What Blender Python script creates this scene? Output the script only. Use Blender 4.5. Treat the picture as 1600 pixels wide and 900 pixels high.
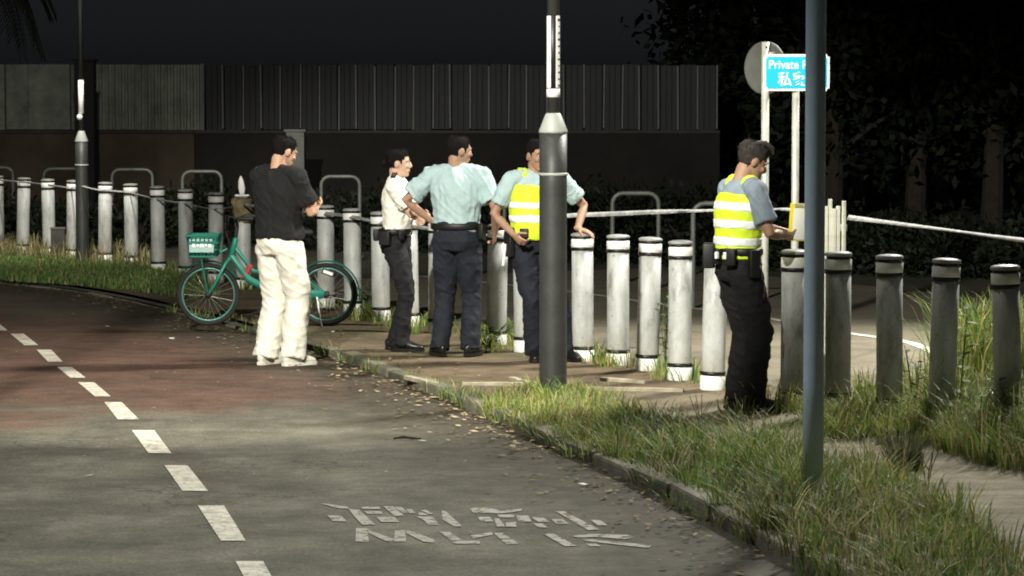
import bpy, bmesh, math, random
import numpy as np
from mathutils import Vector, Matrix, Quaternion, noise

S = bpy.context.scene
for o in list(bpy.data.objects): bpy.data.objects.remove(o)
COL = S.collection
R = math.radians
random.seed(11); rng = np.random.default_rng(11)

# ---------------------------------------------------------------- camera
F = 4600.0; CAMH = 2.0; PITCH = math.atan(295.0 / F)
cam = bpy.data.cameras.new('camera'); co = bpy.data.objects.new('camera', cam); COL.objects.link(co)
co.location = (0, 0, CAMH); co.rotation_euler = (math.pi/2 - PITCH, 0, 0)
cam.sensor_width = 36; cam.lens = F/1600*36; cam.clip_start = .1; cam.clip_end = 2000
S.camera = co
S.cycles.filter_width = 1.9      # soft lens of a zoomed night shot
S.render.resolution_x = 1024; S.render.resolution_y = 576

# ---------------------------------------------------------------- night sky
W = bpy.data.worlds.new('World'); S.world = W; W.use_nodes = True
nt = W.node_tree; nt.nodes.clear()
sky = nt.nodes.new('ShaderNodeTexSky'); sky.sky_type = 'NISHITA'; sky.sun_disc = False
sky.sun_elevation = R(4); sky.sun_rotation = R(200)
hs = nt.nodes.new('ShaderNodeHueSaturation'); hs.inputs['Saturation'].default_value = .05
bg = nt.nodes.new('ShaderNodeBackground'); bg.inputs[1].default_value = 0.0036
wo = nt.nodes.new('ShaderNodeOutputWorld')
nt.links.new(sky.outputs[0], hs.inputs['Color']); tn = nt.nodes.new('ShaderNodeMix'); tn.data_type = 'RGBA'; tn.blend_type = 'MULTIPLY'; tn.inputs[0].default_value = 1; tn.inputs[7].default_value = (.90, .97, 1.12, 1); nt.links.new(hs.outputs[0], tn.inputs[6]); nt.links.new(tn.outputs[2], bg.inputs[0]); nt.links.new(bg.outputs[0], wo.inputs[0])

sl = bpy.data.lights.new('city_glow_fill', 'SUN'); sl.energy = .008; sl.angle = R(25); sl.color = (.85, .93, 1)  # weak added sun lamp, stands for general city glow
so = bpy.data.objects.new('city_glow_fill', sl); COL.objects.link(so); so.rotation_euler = (R(62), 0, R(-20)); so.location = (0, 0, 30)

S.view_settings.view_transform = 'Standard'; S.view_settings.look = 'None'
S.view_settings.exposure = 0; S.view_settings.gamma = 1

# lamp powers (each lives in a seen)
P_FLOOD = 18500; P_NEAR = 1150; P_ROAD = 6400; P_MID = 260; P_FAR = 2300

# ---------------------------------------------------------------- pixel -> place
def ray(px, py):
    u = (px-800)/F; v = (450-py)/F
    return Vector((u, math.cos(PITCH)+v*math.sin(PITCH), -math.sin(PITCH)+v*math.cos(PITCH)))
def G(px, py, z=0.0):
    d = ray(px, py); t = (z-CAMH)/d.z
    return Vector((d.x*t, d.y*t, z))
def P(px, py, Y):
    d = ray(px, py); t = Y/d.y
    return Vector((d.x*t, Y, CAMH+d.z*t))
FW = 0.06          # footway level

# ---------------------------------------------------------------- materials
MATS = {}
def pm(name, c, rough=.75, var=.15, scale=6.0, bump=.0, bscale=None, metal=0.0, c2=None, trans=0.0, sss=0.0, coords='Object', spec=.4):
    if name in MATS: return MATS[name]
    m = bpy.data.materials.new(name); m.use_nodes = True; n = m.node_tree.nodes; l = m.node_tree.links
    b = n['Principled BSDF']
    tc = n.new('ShaderNodeTexCoord')
    nz = n.new('ShaderNodeTexNoise'); nz.inputs['Scale'].default_value = scale; nz.inputs['Detail'].default_value = 6; nz.inputs['Roughness'].default_value = .65
    l.new(tc.outputs[coords], nz.inputs['Vector'])
    rp = n.new('ShaderNodeValToRGB')
    a = tuple(max(0, x*(1-var)) for x in c); d = tuple(x*(1+var) for x in c) if c2 is None else c2
    rp.color_ramp.elements[0].position = .32; rp.color_ramp.elements[1].position = .68
    rp.color_ramp.elements[0].color = (*a, 1); rp.color_ramp.elements[1].color = (*d, 1)
    l.new(nz.outputs['Fac'], rp.inputs[0]); l.new(rp.outputs[0], b.inputs['Base Color'])
    b.inputs['Roughness'].default_value = rough; b.inputs['Metallic'].default_value = metal
    b.inputs['Specular IOR Level'].default_value = spec
    if trans: b.inputs['Transmission Weight'].default_value = trans
    if sss:
        b.inputs['Subsurface Weight'].default_value = sss; b.inputs['Subsurface Radius'].default_value = (.02, .008, .004); b.inputs['Subsurface Scale'].default_value = .5
    if bump:
        n2 = n.new('ShaderNodeTexNoise'); n2.inputs['Scale'].default_value = bscale or scale*6; n2.inputs['Detail'].default_value = 5
        l.new(tc.outputs[coords], n2.inputs['Vector'])
        bp = n.new('ShaderNodeBump'); bp.inputs['Strength'].default_value = bump; bp.inputs['Distance'].default_value = .01
        l.new(n2.outputs['Fac'], bp.inputs['Height']); l.new(bp.outputs[0], b.inputs['Normal'])
    MATS[name] = m
    return m

def attr_mat(name, attr, rough=.7, transl=0.0):
    """colour comes from a per-corner/vertex colour attribute of the mesh (one random hue per blade or leaf)"""
    if name in MATS: return MATS[name]
    m = bpy.data.materials.new(name); m.use_nodes = True; n = m.node_tree.nodes; l = m.node_tree.links
    b = n['Principled BSDF']; a = n.new('ShaderNodeVertexColor'); a.layer_name = attr
    l.new(a.outputs[0], b.inputs['Base Color']); b.inputs['Roughness'].default_value = rough; b.inputs['Specular IOR Level'].default_value = .25
    if transl:
        t = n.new('ShaderNodeBsdfTranslucent'); l.new(a.outputs[0], t.inputs[0]); mx = n.new('ShaderNodeMixShader'); mx.inputs[0].default_value = transl
        l.new(b.outputs[0], mx.inputs[1]); l.new(t.outputs[0], mx.inputs[2]); l.new(mx.outputs[0], n['Material Output'].inputs[0])
    MATS[name] = m
    return m

# ---------------------------------------------------------------- object helpers
def tag(o, label=None, cat=None, group=None, kind=None):
    if label: o['label'] = label
    if cat: o['category'] = cat
    if group: o['group'] = group
    if kind: o['kind'] = kind
    return o
def empty(name, loc, rz=0.0, label=None, cat=None, group=None):
    o = bpy.data.objects.new(name, None); COL.objects.link(o); o.location = loc; o.rotation_euler = (0, 0, rz); o.empty_display_size = .1
    return tag(o, label, cat, group)
def obj(name, bm, m, parent=None, smooth=False, loc=None):
    if isinstance(bm, bmesh.types.BMesh):
        bmesh.ops.recalc_face_normals(bm, faces=bm.faces)
        me = bpy.data.meshes.new(name); bm.to_mesh(me); bm.free()
    else: me = bm
    if m is not None:
        ms = m if isinstance(m, (list, tuple)) else [m]
        if not me.materials:
            for k in ms: me.materials.append(k)
    if smooth: me.shade_smooth()
    o = bpy.data.objects.new(name, me); COL.objects.link(o); o.parent = parent
    if loc is not None: o.location = loc
    return o
def copy_tree(o, parent=None):
    c = o.copy(); COL.objects.link(c); c.parent = parent
    for ch in o.children:
        copy_tree(ch, c)
    return c
def NB(): return bmesh.new()
def box(bm, c, s, rot=None, bevel=0.0):
    M = Matrix.Translation(Vector(c)) @ (rot.to_4x4() if rot else Matrix.Identity(4)) @ Matrix.Diagonal((s[0], s[1], s[2], 1))
    r = bmesh.ops.create_cube(bm, size=1, matrix=M)
    if bevel:
        es = list({e for v in r['verts'] for e in v.link_edges})
        bmesh.ops.bevel(bm, geom=es, offset=bevel, segments=2, affect='EDGES', profile=.6)
    return bm
def lathe(bm, prof, n=20, c=(0, 0, 0)):
    rings = []
    c = Vector(c)
    for r, z in prof:
        rings.append([bm.verts.new(c+Vector((r*math.cos(2*math.pi*k/n), r*math.sin(2*math.pi*k/n), z))) for k in range(n)])
    for a, b in zip(rings, rings[1:]):
        for k in range(n): bm.faces.new((a[k], a[(k+1) % n], b[(k+1) % n], b[k]))
    bm.faces.new(rings[0][::-1]); bm.faces.new(rings[-1])
    return bm
def tube(bm, pts, radii, n=10, ref=(1, 0, 0), round_caps=True, closed=False):
    """swept tube; radii are floats or (a,b) ellipse radii, a measured along ref"""
    pts = [Vector(p) for p in pts]; N = len(pts)
    rr = [r if isinstance(r, (tuple, list)) else (r, r) for r in radii]
    T = []
    for i in range(N):
        if closed: t = pts[(i+1) % N]-pts[i-1]
        else: t = pts[min(i+1, N-1)]-pts[max(i-1, 0)]
        T.append(t.normalized())
    ref = Vector(ref)
    def ring(p, t, ra, rb):
        a = ref-t*ref.dot(t)
        if a.length < 1e-3: a = Vector((0, 1, 0))-t*t.y
        if a.length < 1e-3: a = Vector((0, 0, 1))-t*t.z
        a.normalize(); b = t.cross(a)
        return [bm.verts.new(p+a*ra*math.cos(2*math.pi*k/n)+b*rb*math.sin(2*math.pi*k/n)) for k in range(n)]
    L = []
    if round_caps and not closed:
        m = min(rr[0])
        for q, h in ((.45, .9), (.85, .5)): L.append(ring(pts[0]-T[0]*m*h*.9, T[0], rr[0][0]*q, rr[0][1]*q))
    for i in range(N): L.append(ring(pts[i], T[i], *rr[i]))
    if round_caps and not closed:
        m = min(rr[-1])
        for q, h in ((.85, .5), (.45, .9)): L.append(ring(pts[-1]+T[-1]*m*h*.9, T[-1], rr[-1][0]*q, rr[-1][1]*q))
    M = len(L)
    for i in range(M if closed else M-1):
        a, b = L[i], L[(i+1) % M]
        for k in range(n): bm.faces.new((a[k], a[(k+1) % n], b[(k+1) % n], b[k]))
    if not closed:
        bm.faces.new(L[0][::-1]); bm.faces.new(L[-1])
    return bm
def ellipsoid(bm, c, r, M=None, seg=14, rings=9):
    mt = Matrix.Translation(Vector(c)) @ (M.to_4x4() if M else Matrix.Identity(4)) @ Matrix.Diagonal((r[0], r[1], r[2], 1))
    bmesh.ops.create_uvsphere(bm, u_segments=seg, v_segments=rings, radius=1, matrix=mt)
def poly_prism(bm, pts, z0, z1):
    a = [bm.verts.new((p[0], p[1], z0)) for p in pts]; b = [bm.verts.new((p[0], p[1], z1)) for p in pts]
    bm.faces.new(a[::-1]); bm.faces.new(b); n = len(pts)
    for k in range(n): bm.faces.new((a[k], a[(k+1) % n], b[(k+1) % n], b[k]))
def remesh(name, bm, voxel, m, parent, smooth=4, fn=None):
    """fuse overlapping closed shapes into one continuous surface"""
    bmesh.ops.recalc_face_normals(bm, faces=bm.faces)
    me = bpy.data.meshes.new(name+'_src'); bm.to_mesh(me); bm.free()
    t = bpy.data.objects.new('tmp', me); COL.objects.link(t)
    a = t.modifiers.new('r', 'REMESH'); a.mode = 'VOXEL'; a.voxel_size = voxel; a.use_smooth_shade = True
    if smooth:
        b = t.modifiers.new('s', 'SMOOTH'); b.factor = .5; b.iterations = smooth
    dg = bpy.context.evaluated_depsgraph_get(); dg.update()
    out = bpy.data.meshes.new_from_object(t.evaluated_get(dg)); out.name = name
    bpy.data.objects.remove(t); bpy.data.meshes.remove(me)
    out.materials.clear()
    if fn:
        n = len(out.vertices); co_ = np.empty(n*3, np.float32); out.vertices.foreach_get('co', co_); co_ = co_.reshape(-1, 3)
        no = np.empty(n*3, np.float32); out.vertices.foreach_get('normal', no); no = no.reshape(-1, 3)
        co_ = fn(co_, no); out.vertices.foreach_set('co', co_.astype(np.float32).ravel())
    out.shade_smooth(); out.update()
    return obj(name, out, m, parent)
def quads_mesh(name, verts, faces, cols=None, layer='tint'):
    me = bpy.data.meshes.new(name)
    verts = np.asarray(verts, np.float32); me.from_pydata(verts.tolist(), [], faces)
    if cols is not None:
        a = me.color_attributes.new(layer, 'FLOAT_COLOR', 'POINT')
        a.data.foreach_set('color', np.asarray(cols, np.float32).ravel())
    return me

# ================================================================= THE SETTING
# kerb line (road side, bottom edge), traced on the road plane
KPX = [(1560, 1060), (1380, 960), (1245, 890), (1160, 842), (1040, 778), (960, 738), (862, 700), (735, 642), (650, 604), (560, 569), (480, 546), (400, 522), (330, 503), (270, 488), (200, 470), (140, 457), (60, 448), (0, 443), (-90, 436), (-220, 428)]
KP = [G(x, y) for x, y in KPX]
KP = [Vector((KP[0].x+1.2, KP[0].y-5, 0)), Vector((KP[0].x+.5, KP[0].y-2, 0))] + KP
def smooth_poly(pts, step):
    out = []
    n = len(pts)
    for i in range(n-1):
        p0, p1, p2, p3 = pts[max(i-1, 0)], pts[i], pts[i+1], pts[min(i+2, n-1)]
        for k in range(8):
            t = k/8
            out.append(.5*((2*p1)+(-p0+p2)*t+(2*p0-5*p1+4*p2-p3)*t*t+(-p0+3*p1-3*p2+p3)*t**3))
    out.append(pts[-1])
    d = [0]
    for a, b in zip(out, out[1:]): d.append(d[-1]+(b-a).length)
    res = []; j = 0; s = 0
    while s < d[-1]:
        while d[j+1] < s: j += 1
        res.append(out[j].lerp(out[j+1], (s-d[j])/max(1e-6, d[j+1]-d[j]))); s += step
    return res
# soften pixel jitter, then resample evenly
for _ in range(2):
    KP = [KP[0]]+[(KP[i-1]+2*KP[i]+KP[i+1])/4 for i in range(1, len(KP)-1)]+[KP[-1]]
KERB = smooth_poly(KP, .25)
def normals(line):
    out = []
    for i in range(len(line)):
        t = (line[min(i+1, len(line)-1)]-line[max(i-1, 0)]).normalized()
        out.append(Vector((t.y, -t.x, 0)))            # to the right of travel (away from road when walking away)
    return out
KN = normals(KERB)
KA = np.array([[p.x, p.y] for p in KERB])
def kerb_dist(x, y):
    d = np.hypot(KA[:, 0]-x, KA[:, 1]-y); i = int(d.argmin()); n = KN[i]
    return (x-KA[i, 0])*n.x+(y-KA[i, 1])*n.y

def strip(name, line, nrm, offs, z, m, z_last=None, kind='structure', attr=True, wob=0.0):
    V = []; C_ = []; Fc = []
    for i, (p, n) in enumerate(zip(line, nrm)):
        for j, o in enumerate(offs):
            q = p+n*o
            zz = z + (wob*noise.noise(Vector((q.x*1.3, q.y*1.3, 0))) if 0 < j < len(offs)-1 else 0)
            if z_last is not None and j == len(offs)-1: zz = z_last
            V.append((q.x, q.y, zz)); C_.append((abs(o)/4, (j/(len(offs)-1)), 0, 1))
    k = len(offs)
    for i in range(len(line)-1):
        for j in range(k-1): Fc.append((i*k+j, i*k+j+1, (i+1)*k+j+1, (i+1)*k+j))
    me = quads_mesh(name, V, Fc, C_, 'edge')
    o = obj(name, me, m); tag(o, kind=kind); return o

def surface_mat(name, build):
    m = bpy.data.materials.new(name); m.use_nodes = True; n = m.node_tree.nodes; l = m.node_tree.links
    b = n['Principled BSDF']; g = n.new('ShaderNodeNewGeometry'); build(m, n, l, b, g.outputs['Position']); MATS[name] = m; return m
def nz(n, l, vec, scale, detail=6, rough=.6, stretch=None):
    t = n.new('ShaderNodeTexNoise'); t.inputs['Scale'].default_value = scale; t.inputs['Detail'].default_value = detail; t.inputs['Roughness'].default_value = rough
    if stretch:
        mp = n.new('ShaderNodeMapping'); mp.inputs['Scale'].default_value = stretch; l.new(vec, mp.inputs[0]); l.new(mp.outputs[0], t.inputs['Vector'])
    else: l.new(vec, t.inputs['Vector'])
    return t.outputs['Fac']
def ramp(n, l, fac, stops):
    r = n.new('ShaderNodeValToRGB'); e = r.color_ramp.elements
    while len(e) < len(stops): e.new(.5)
    for k, (p, c) in enumerate(stops):
        e[k].position = p; e[k].color = (*c, 1) if len(c) == 3 else c
    l.new(fac, r.inputs[0]); return r.outputs[0]
def mix(n, l, fac, a, b, mode='MIX'):
    x = n.new('ShaderNodeMix'); x.data_type = 'RGBA'; x.blend_type = mode
    for s, v in ((0, fac), (6, a), (7, b)):
        if hasattr(v, 'links'): l.new(v, x.inputs[s])
        elif isinstance(v, tuple): x.inputs[s].default_value = (*v, 1)
        else: x.inputs[s].default_value = v
    return x.outputs[2]
def math_(n, l, op, a, b=0.0, c=None):
    x = n.new('ShaderNodeMath'); x.operation = op
    for s, v in ((0, a), (1, b)) + (((2, c),) if c is not None else ()):
        if hasattr(v, 'links'): l.new(v, x.inputs[s])
        else: x.inputs[s].default_value = v
    return x.outputs[0]
def bump(n, l, b, h, strength, dist=.01):
    bp = n.new('ShaderNodeBump'); bp.inputs['Strength'].default_value = strength; bp.inputs['Distance'].default_value = dist
    l.new(h, bp.inputs['Height']); l.new(bp.outputs[0], b.inputs['Normal'])

def track_build(m, n, l, b, pos):
    sep = n.new('ShaderNodeSeparateXYZ'); l.new(pos, sep.inputs[0])
    big = nz(n, l, pos, .45, 5, .6); patch = nz(n, l, pos, 1.5, 9, .78, (1, .8, 1)); fine = nz(n, l, pos, 60, 4, .6); mid = nz(n, l, pos, 5, 7, .7)
    streak = nz(n, l, pos, 1.4, 9, .78, (.8, 1.1, 1))
    grey = ramp(n, l, patch, [(.3, (.066, .062, .047)), (.5, (.125, .117, .090)), (.7, (.21, .197, .155))])
    red = ramp(n, l, mid, [(.3, (.072, .038, .027)), (.7, (.145, .08, .058))])
    # old red surfacing survives only beyond the worn grey patch
    yy = math_(n, l, 'ADD', sep.outputs[1], math_(n, l, 'MULTIPLY', math_(n, l, 'SUBTRACT', big, .5), 7.0))
    yy = math_(n, l, 'ADD', yy, math_(n, l, 'MULTIPLY', math_(n, l, 'SUBTRACT', streak, .5), 3.0))
    f = n.new('ShaderNodeMapRange'); f.inputs[1].default_value = 17.9; f.inputs[2].default_value = 19.7; f.interpolation_type = 'SMOOTHSTEP'; l.new(yy, f.inputs[0])
    f2 = n.new('ShaderNodeMapRange'); f2.inputs[1].default_value = 24.5; f2.inputs[2].default_value = 29.0; f2.interpolation_type = 'SMOOTHSTEP'; l.new(yy, f2.inputs[0])
    c = mix(n, l, math_(n, l, 'MULTIPLY', f.outputs[0], .88), grey, red)
    c = mix(n, l, f2.outputs[0], c, (.115, .095, .072))
    dark = ramp(n, l, streak, [(.34, (.48, .46, .44)), (.56, (1, 1, 1)), (.72, (1.18, 1.16, 1.1))])
    c = mix(n, l, .8, c, dark, 'MULTIPLY')
    c = mix(n, l, .5, c, ramp(n, l, fine, [(.3, (.55, .55, .55)), (.7, (1.35, 1.35, 1.35))]), 'MULTIPLY')
    vo = n.new('ShaderNodeTexVoronoi'); vo.feature = 'DISTANCE_TO_EDGE'; vo.inputs['Scale'].default_value = .55; wv = n.new('ShaderNodeVectorMath'); wv.operation = 'ADD'
    nn_ = n.new('ShaderNodeTexNoise'); nn_.inputs['Scale'].default_value = 2.5; nn_.inputs['Detail'].default_value = 6; l.new(pos, nn_.inputs['Vector']); l.new(pos, wv.inputs[0]); l.new(nn_.outputs['Color'], wv.inputs[1]); l.new(wv.outputs[0], vo.inputs['Vector'])
    crack = ramp(n, l, vo.outputs['Distance'], [(.0, (.35, .34, .32)), (.008, (1, 1, 1))]); c = mix(n, l, ramp(n, l, big, [(.42, (0, 0, 0)), (.55, (.8, .8, .8))]), c, mix(n, l, 1.0, c, crack, 'MULTIPLY'))
    spk = nz(n, l, pos, 48, 3, .75); c = mix(n, l, .7, c, ramp(n, l, spk, [(.3, (.55, .55, .55)), (.5, (1, 1, 1)), (.72, (1.6, 1.58, 1.5))]), 'MULTIPLY')
    # silt and dirt gathered along the kerb (stain with its own ragged edge)
    a = n.new('ShaderNodeVertexColor'); a.layer_name = 'edge'; sr = n.new('ShaderNodeSeparateColor'); l.new(a.outputs[0], sr.inputs[0])
    e = math_(n, l, 'ADD', sr.outputs[0], math_(n, l, 'MULTIPLY', math_(n, l, 'SUBTRACT', mid, .5), .22))
    e = math_(n, l, 'ADD', e, math_(n, l, 'MULTIPLY', math_(n, l, 'SUBTRACT', big, .5), .22))
    k = n.new('ShaderNodeMapRange'); k.inputs[1].default_value = .09; k.inputs[2].default_value = .27; k.inputs[3].default_value = .9; k.inputs[4].default_value = 0; l.new(e, k.inputs[0])
    c = mix(n, l, k.outputs[0], c, ramp(n, l, mid, [(.3, (.026, .023, .016)), (.7, (.075, .062, .042))]))
    l.new(c, b.inputs['Base Color']); b.inputs['Roughness'].default_value = .85; b.inputs['Specular IOR Level'].default_value = .25
    bump(n, l, b, math_(n, l, 'ADD', fine, math_(n, l, 'MULTIPLY', mid, 1.5)), .35, .008)
M_TRACK = surface_mat('worn_track', track_build)
track = strip('cycle_track', KERB, KN, [0.0, -.12, -.3, -.55, -.9, -1.5, -2.4, -3.6, -5.5, -9, -16], 0.0, M_TRACK)

def foot_build(m, n, l, b, pos):
    sep = n.new('ShaderNodeSeparateXYZ'); l.new(pos, sep.inputs[0])
    big = nz(n, l, pos, .55, 5, .6); mid = nz(n, l, pos, 4.5, 8, .72); fine = nz(n, l, pos, 70, 4, .65); st = nz(n, l, pos, 1.2, 6, .7, (.6, 3.0, 1))
    brown = ramp(n, l, mid, [(.28, (.085, .062, .041)), (.7, (.19, .145, .098))])
    sand = ramp(n, l, mid, [(.28, (.17, .15, .11)), (.72, (.36, .325, .25))])
    yy = math_(n, l, 'ADD', sep.outputs[1], math_(n, l, 'MULTIPLY', math_(n, l, 'SUBTRACT', st, .5), 5.0))
    f = n.new('ShaderNodeMapRange'); f.inputs[1].default_value = 17.6; f.inputs[2].default_value = 20.2; f.interpolation_type = 'SMOOTHSTEP'; l.new(yy, f.inputs[0])
    c = mix(n, l, f.outputs[0], sand, brown)
    c = mix(n, l, .7, c, ramp(n, l, st, [(.34, (.5, .48, .45)), (.6, (1.1, 1.1, 1.05))]), 'MULTIPLY')
    c = mix(n, l, .5, c, ramp(n, l, fine, [(.3, (.5, .5, .5)), (.7, (1.4, 1.4, 1.35))]), 'MULTIPLY')
    c = mix(n, l, ramp(n, l, big, [(.5, (0, 0, 0)), (.66, (.7, .7, .7))]), c, (.055, .06, .028))      # moss and short weed stain
    l.new(c, b.inputs['Base Color']); b.inputs['Roughness'].default_value = .92; b.inputs['Specular IOR Level'].default_value = .2
    bump(n, l, b, math_(n, l, 'ADD', fine, math_(n, l, 'MULTIPLY', mid, 2.0)), .5, .012)
M_FOOT = surface_mat('worn_footway', foot_build)

# bollard row: (pixel x, pixel y of the top); depth follows from the 0.96 m height
BOLL = [(-4, 274), (34, 277), (76, 279), (113, 281), (163, 284), (205, 286.5), (248, 290), (291, 295), (336, 300), (380, 305), (423, 310), (466, 315), (509, 320), (551, 325), (595, 330), (640, 335), (684, 340), (729, 345), (775, 350), (820, 355), (865, 359), (911, 363), (966, 366), (1012, 370), (1062, 375), (1113, 379), (1172, 384), (1239, 389), (1309, 392), (1390, 397), (1470, 403), (1576, 413), (1690, 425)]
BH = .955
def boll_pos(px, py):
    d = ray(px, py); t = (FW+BH-CAMH)/d.z
    return Vector((d.x*t, d.y*t, FW))
BASE = {6: 424, 7: 431, 24: 592, 25: 606, 26: 620, 27: 636, 28: 641, 29: 650, 30: 662, 31: 680}      # base row where the photograph shows it
BP = [G(b[0], BASE[k], FW) if k in BASE else boll_pos(*b) for k, b in enumerate(BOLL)]
BS = [(P(b[0], b[1], q.y).z-FW)/BH for b, q in zip(BOLL, BP)]
BLINE = [BP[-1]+(BP[-1]-BP[-4])*3, BP[-1]+(BP[-1]-BP[-4])*1.5] + BP[::-1] + [BP[0]+(BP[0]-BP[4])*1.0, BP[0]+(BP[0]-BP[4])*2]
for _ in range(4): BLINE = [BLINE[0]]+[(BLINE[i-1]+2*BLINE[i]+BLINE[i+1])/4 for i in range(1, len(BLINE)-1)]+[BLINE[-1]]
BLINE = smooth_poly(BLINE, .25); BN = normals(BLINE)
BA = np.array([[p.x, p.y] for p in BLINE])

# footway: from the kerb to 0.45 m behind the bollards, one sheet stretched between both lines
fw_edge = []
for p, n in zip(KERB, KN):
    i = int(np.hypot(BA[:, 0]-p.x-n.x*2, BA[:, 1]-p.y-n.y*2).argmin())
    fw_edge.append(BLINE[i]+BN[i]*.45)
for _ in range(6): fw_edge = [fw_edge[0]]+[(fw_edge[i-1]+fw_edge[i]*2+fw_edge[i+1])/4 for i in range(1, len(fw_edge)-1)]+[fw_edge[-1]]
V = []; Fc = []; NC = 14
for p, n, q in zip(KERB, KN, fw_edge):
    a = p+n*.11
    for j in range(NC):
        t = j/(NC-2) if j < NC-1 else 1
        w = a.lerp(Vector((q.x, q.y, 0)), t)
        z = FW-.006 + (.012*noise.noise(Vector((w.x*1.1, w.y*1.1, 3))) if 0 < j < NC-2 else 0)
        V.append((w.x, w.y, z if j < NC-1 else -.12))
for i in range(len(KERB)-1):
    for j in range(NC-1): Fc.append((i*NC+j, i*NC+j+1, (i+1)*NC+j+1, (i+1)*NC+j))
footway = tag(obj('footway', quads_mesh('footway', V, Fc), M_FOOT, smooth=False), kind='structure')

def ground_build(m, n, l, b, pos):
    mid = nz(n, l, pos, .8, 8, .7); fine = nz(n, l, pos, 14, 5, .6)
    c = ramp(n, l, mid, [(.3, (.03, .034, .018)), (.7, (.075, .07, .045))])
    c = mix(n, l, .5, c, ramp(n, l, fine, [(.3, (.5, .5, .5)), (.7, (1.4, 1.4, 1.4))]), 'MULTIPLY')
    l.new(c, b.inputs['Base Color']); b.inputs['Roughness'].default_value = .95; bump(n, l, b, fine, .6, .03)
M_GROUND = surface_mat('dark_earth', ground_build)
bm = NB(); bmesh.ops.create_grid(bm, x_segments=8, y_segments=8, size=600, matrix=Matrix.Translation((0, 100, -.10)))
tag(obj('ground', bm, M_GROUND), kind='structure')

def road_build(m, n, l, b, pos):
    mid = nz(n, l, pos, 2.0, 8, .7, (1, 1, 1)); fine = nz(n, l, pos, 50, 4, .6); st = nz(n, l, pos, .7, 6, .65)
    c = ramp(n, l, mid, [(.3, (.12, .105, .073)), (.7, (.20, .178, .125))])
    c = mix(n, l, .6, c, ramp(n, l, st, [(.35, (.7, .7, .7)), (.65, (1.2, 1.2, 1.2))]), 'MULTIPLY')
    c = mix(n, l, .4, c, ramp(n, l, fine, [(.3, (.6, .6, .6)), (.7, (1.3, 1.3, 1.3))]), 'MULTIPLY')
    l.new(c, b.inputs['Base Color']); b.inputs['Roughness'].default_value = .9; bump(n, l, b, fine, .4, .008)
M_ROAD = surface_mat('pale_road', road_build)
RL = smooth_poly([G(1620, 640, -.03)+Vector((1.5, -5, 0)), G(1620, 640, -.03), G(1440, 542, -.03), G(1330, 522, -.03), G(1200, 498, -.03), G(1050, 478, -.03), G(880, 455, -.03), G(640, 430, -.03)], .4)
RN = normals(RL)
road = strip('service_road', RL, RN, [-3.2, -2, -1, 0, 1, 2, 3.4], -.03, M_ROAD)
line_m = pm('faded_line_paint', (.55, .53, .45), .8, .35, 9)
bm = NB()
for a, b, na, nb in zip(RL, RL[1:], RN, RN[1:]):
    vs = [bm.verts.new(a-na*.05+Vector((0, 0, .005))), bm.verts.new(a+na*.05+Vector((0, 0, .005))), bm.verts.new(b+nb*.05+Vector((0, 0, .005))), bm.verts.new(b-nb*.05+Vector((0, 0, .005)))]
    bm.faces.new(vs)
obj('edge_line', bm, line_m, road)

# kerb stones, one by one
kb_m = pm('kerb_haunch', (.10, .09, .07), .9, .3, 5, .3)
kerb = strip('kerb', KERB, KN, [-.001, .02, .10, .112], .03, kb_m, z_last=-.06)
ks_m = [pm('kerb_concrete_a', (.16, .145, .11), .9, .35, 7, .5, 60), pm('kerb_concrete_b', (.085, .08, .055), .9, .4, 6, .5, 60)]
i = 0
while i+4 < len(KERB):
    a, b = KERB[i], KERB[i+3]; b = KERB[i+3].lerp(KERB[i+4], -.06)
    t = (b-a); L = t.length; ang = math.atan2(t.y, t.x)
    bm = NB(); box(bm, (L/2, 0, 0), (L-.02, .125, .15), bevel=.02)
    for v in bm.verts: v.co += Vector((0, 0, .004))*noise.noise(v.co*9+Vector((i, 0, 0)))
    o = obj('kerb_stone', bm, ks_m[(i//3) % 2], kerb)
    nn = KN[i+1]
    o.location = a+nn*.055+Vector((0, 0, (.008 if a.y < 18.5 else -.008)-max(0, min(.05, (a.y-23)*.02))+random.uniform(-.012, .008))); o.rotation_euler = (random.uniform(-.05, .05), random.uniform(-.008, .008), ang+random.uniform(-.012, .012))
    i += 3

# painted dashes and worn lettering on the track
def paint_build(m, n, l, b, pos):
    mid = nz(n, l, pos, 9, 8, .75); fine = nz(n, l, pos, 55, 4, .6)
    f = ramp(n, l, math_(n, l, 'ADD', math_(n, l, 'MULTIPLY', mid, .65), math_(n, l, 'MULTIPLY', fine, .35)), [(.38, (.25, .25, .25)), (.52, (1, 1, 1))])
    c = mix(n, l, f, (.17, .155, .12), ramp(n, l, mid, [(.3, (.50, .46, .38)), (.7, (.72, .68, .57))]))
    l.new(c, b.inputs['Base Color']); b.inputs['Roughness'].default_value = .7; bump(n, l, b, fine, .3, .004)
    tr = n.new('ShaderNodeBsdfTransparent'); mx = n.new('ShaderNodeMixShader'); w_ = nz(n, l, pos, 16, 8, .8)
    l.new(ramp(n, l, w_, [(.35, (0, 0, 0)), (.43, (1, 1, 1))]), mx.inputs[0]); l.new(tr.outputs[0], mx.inputs[1]); l.new(b.outputs[0], mx.inputs[2]); l.new(mx.outputs[0], n['Material Output'].inputs[0])
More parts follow.
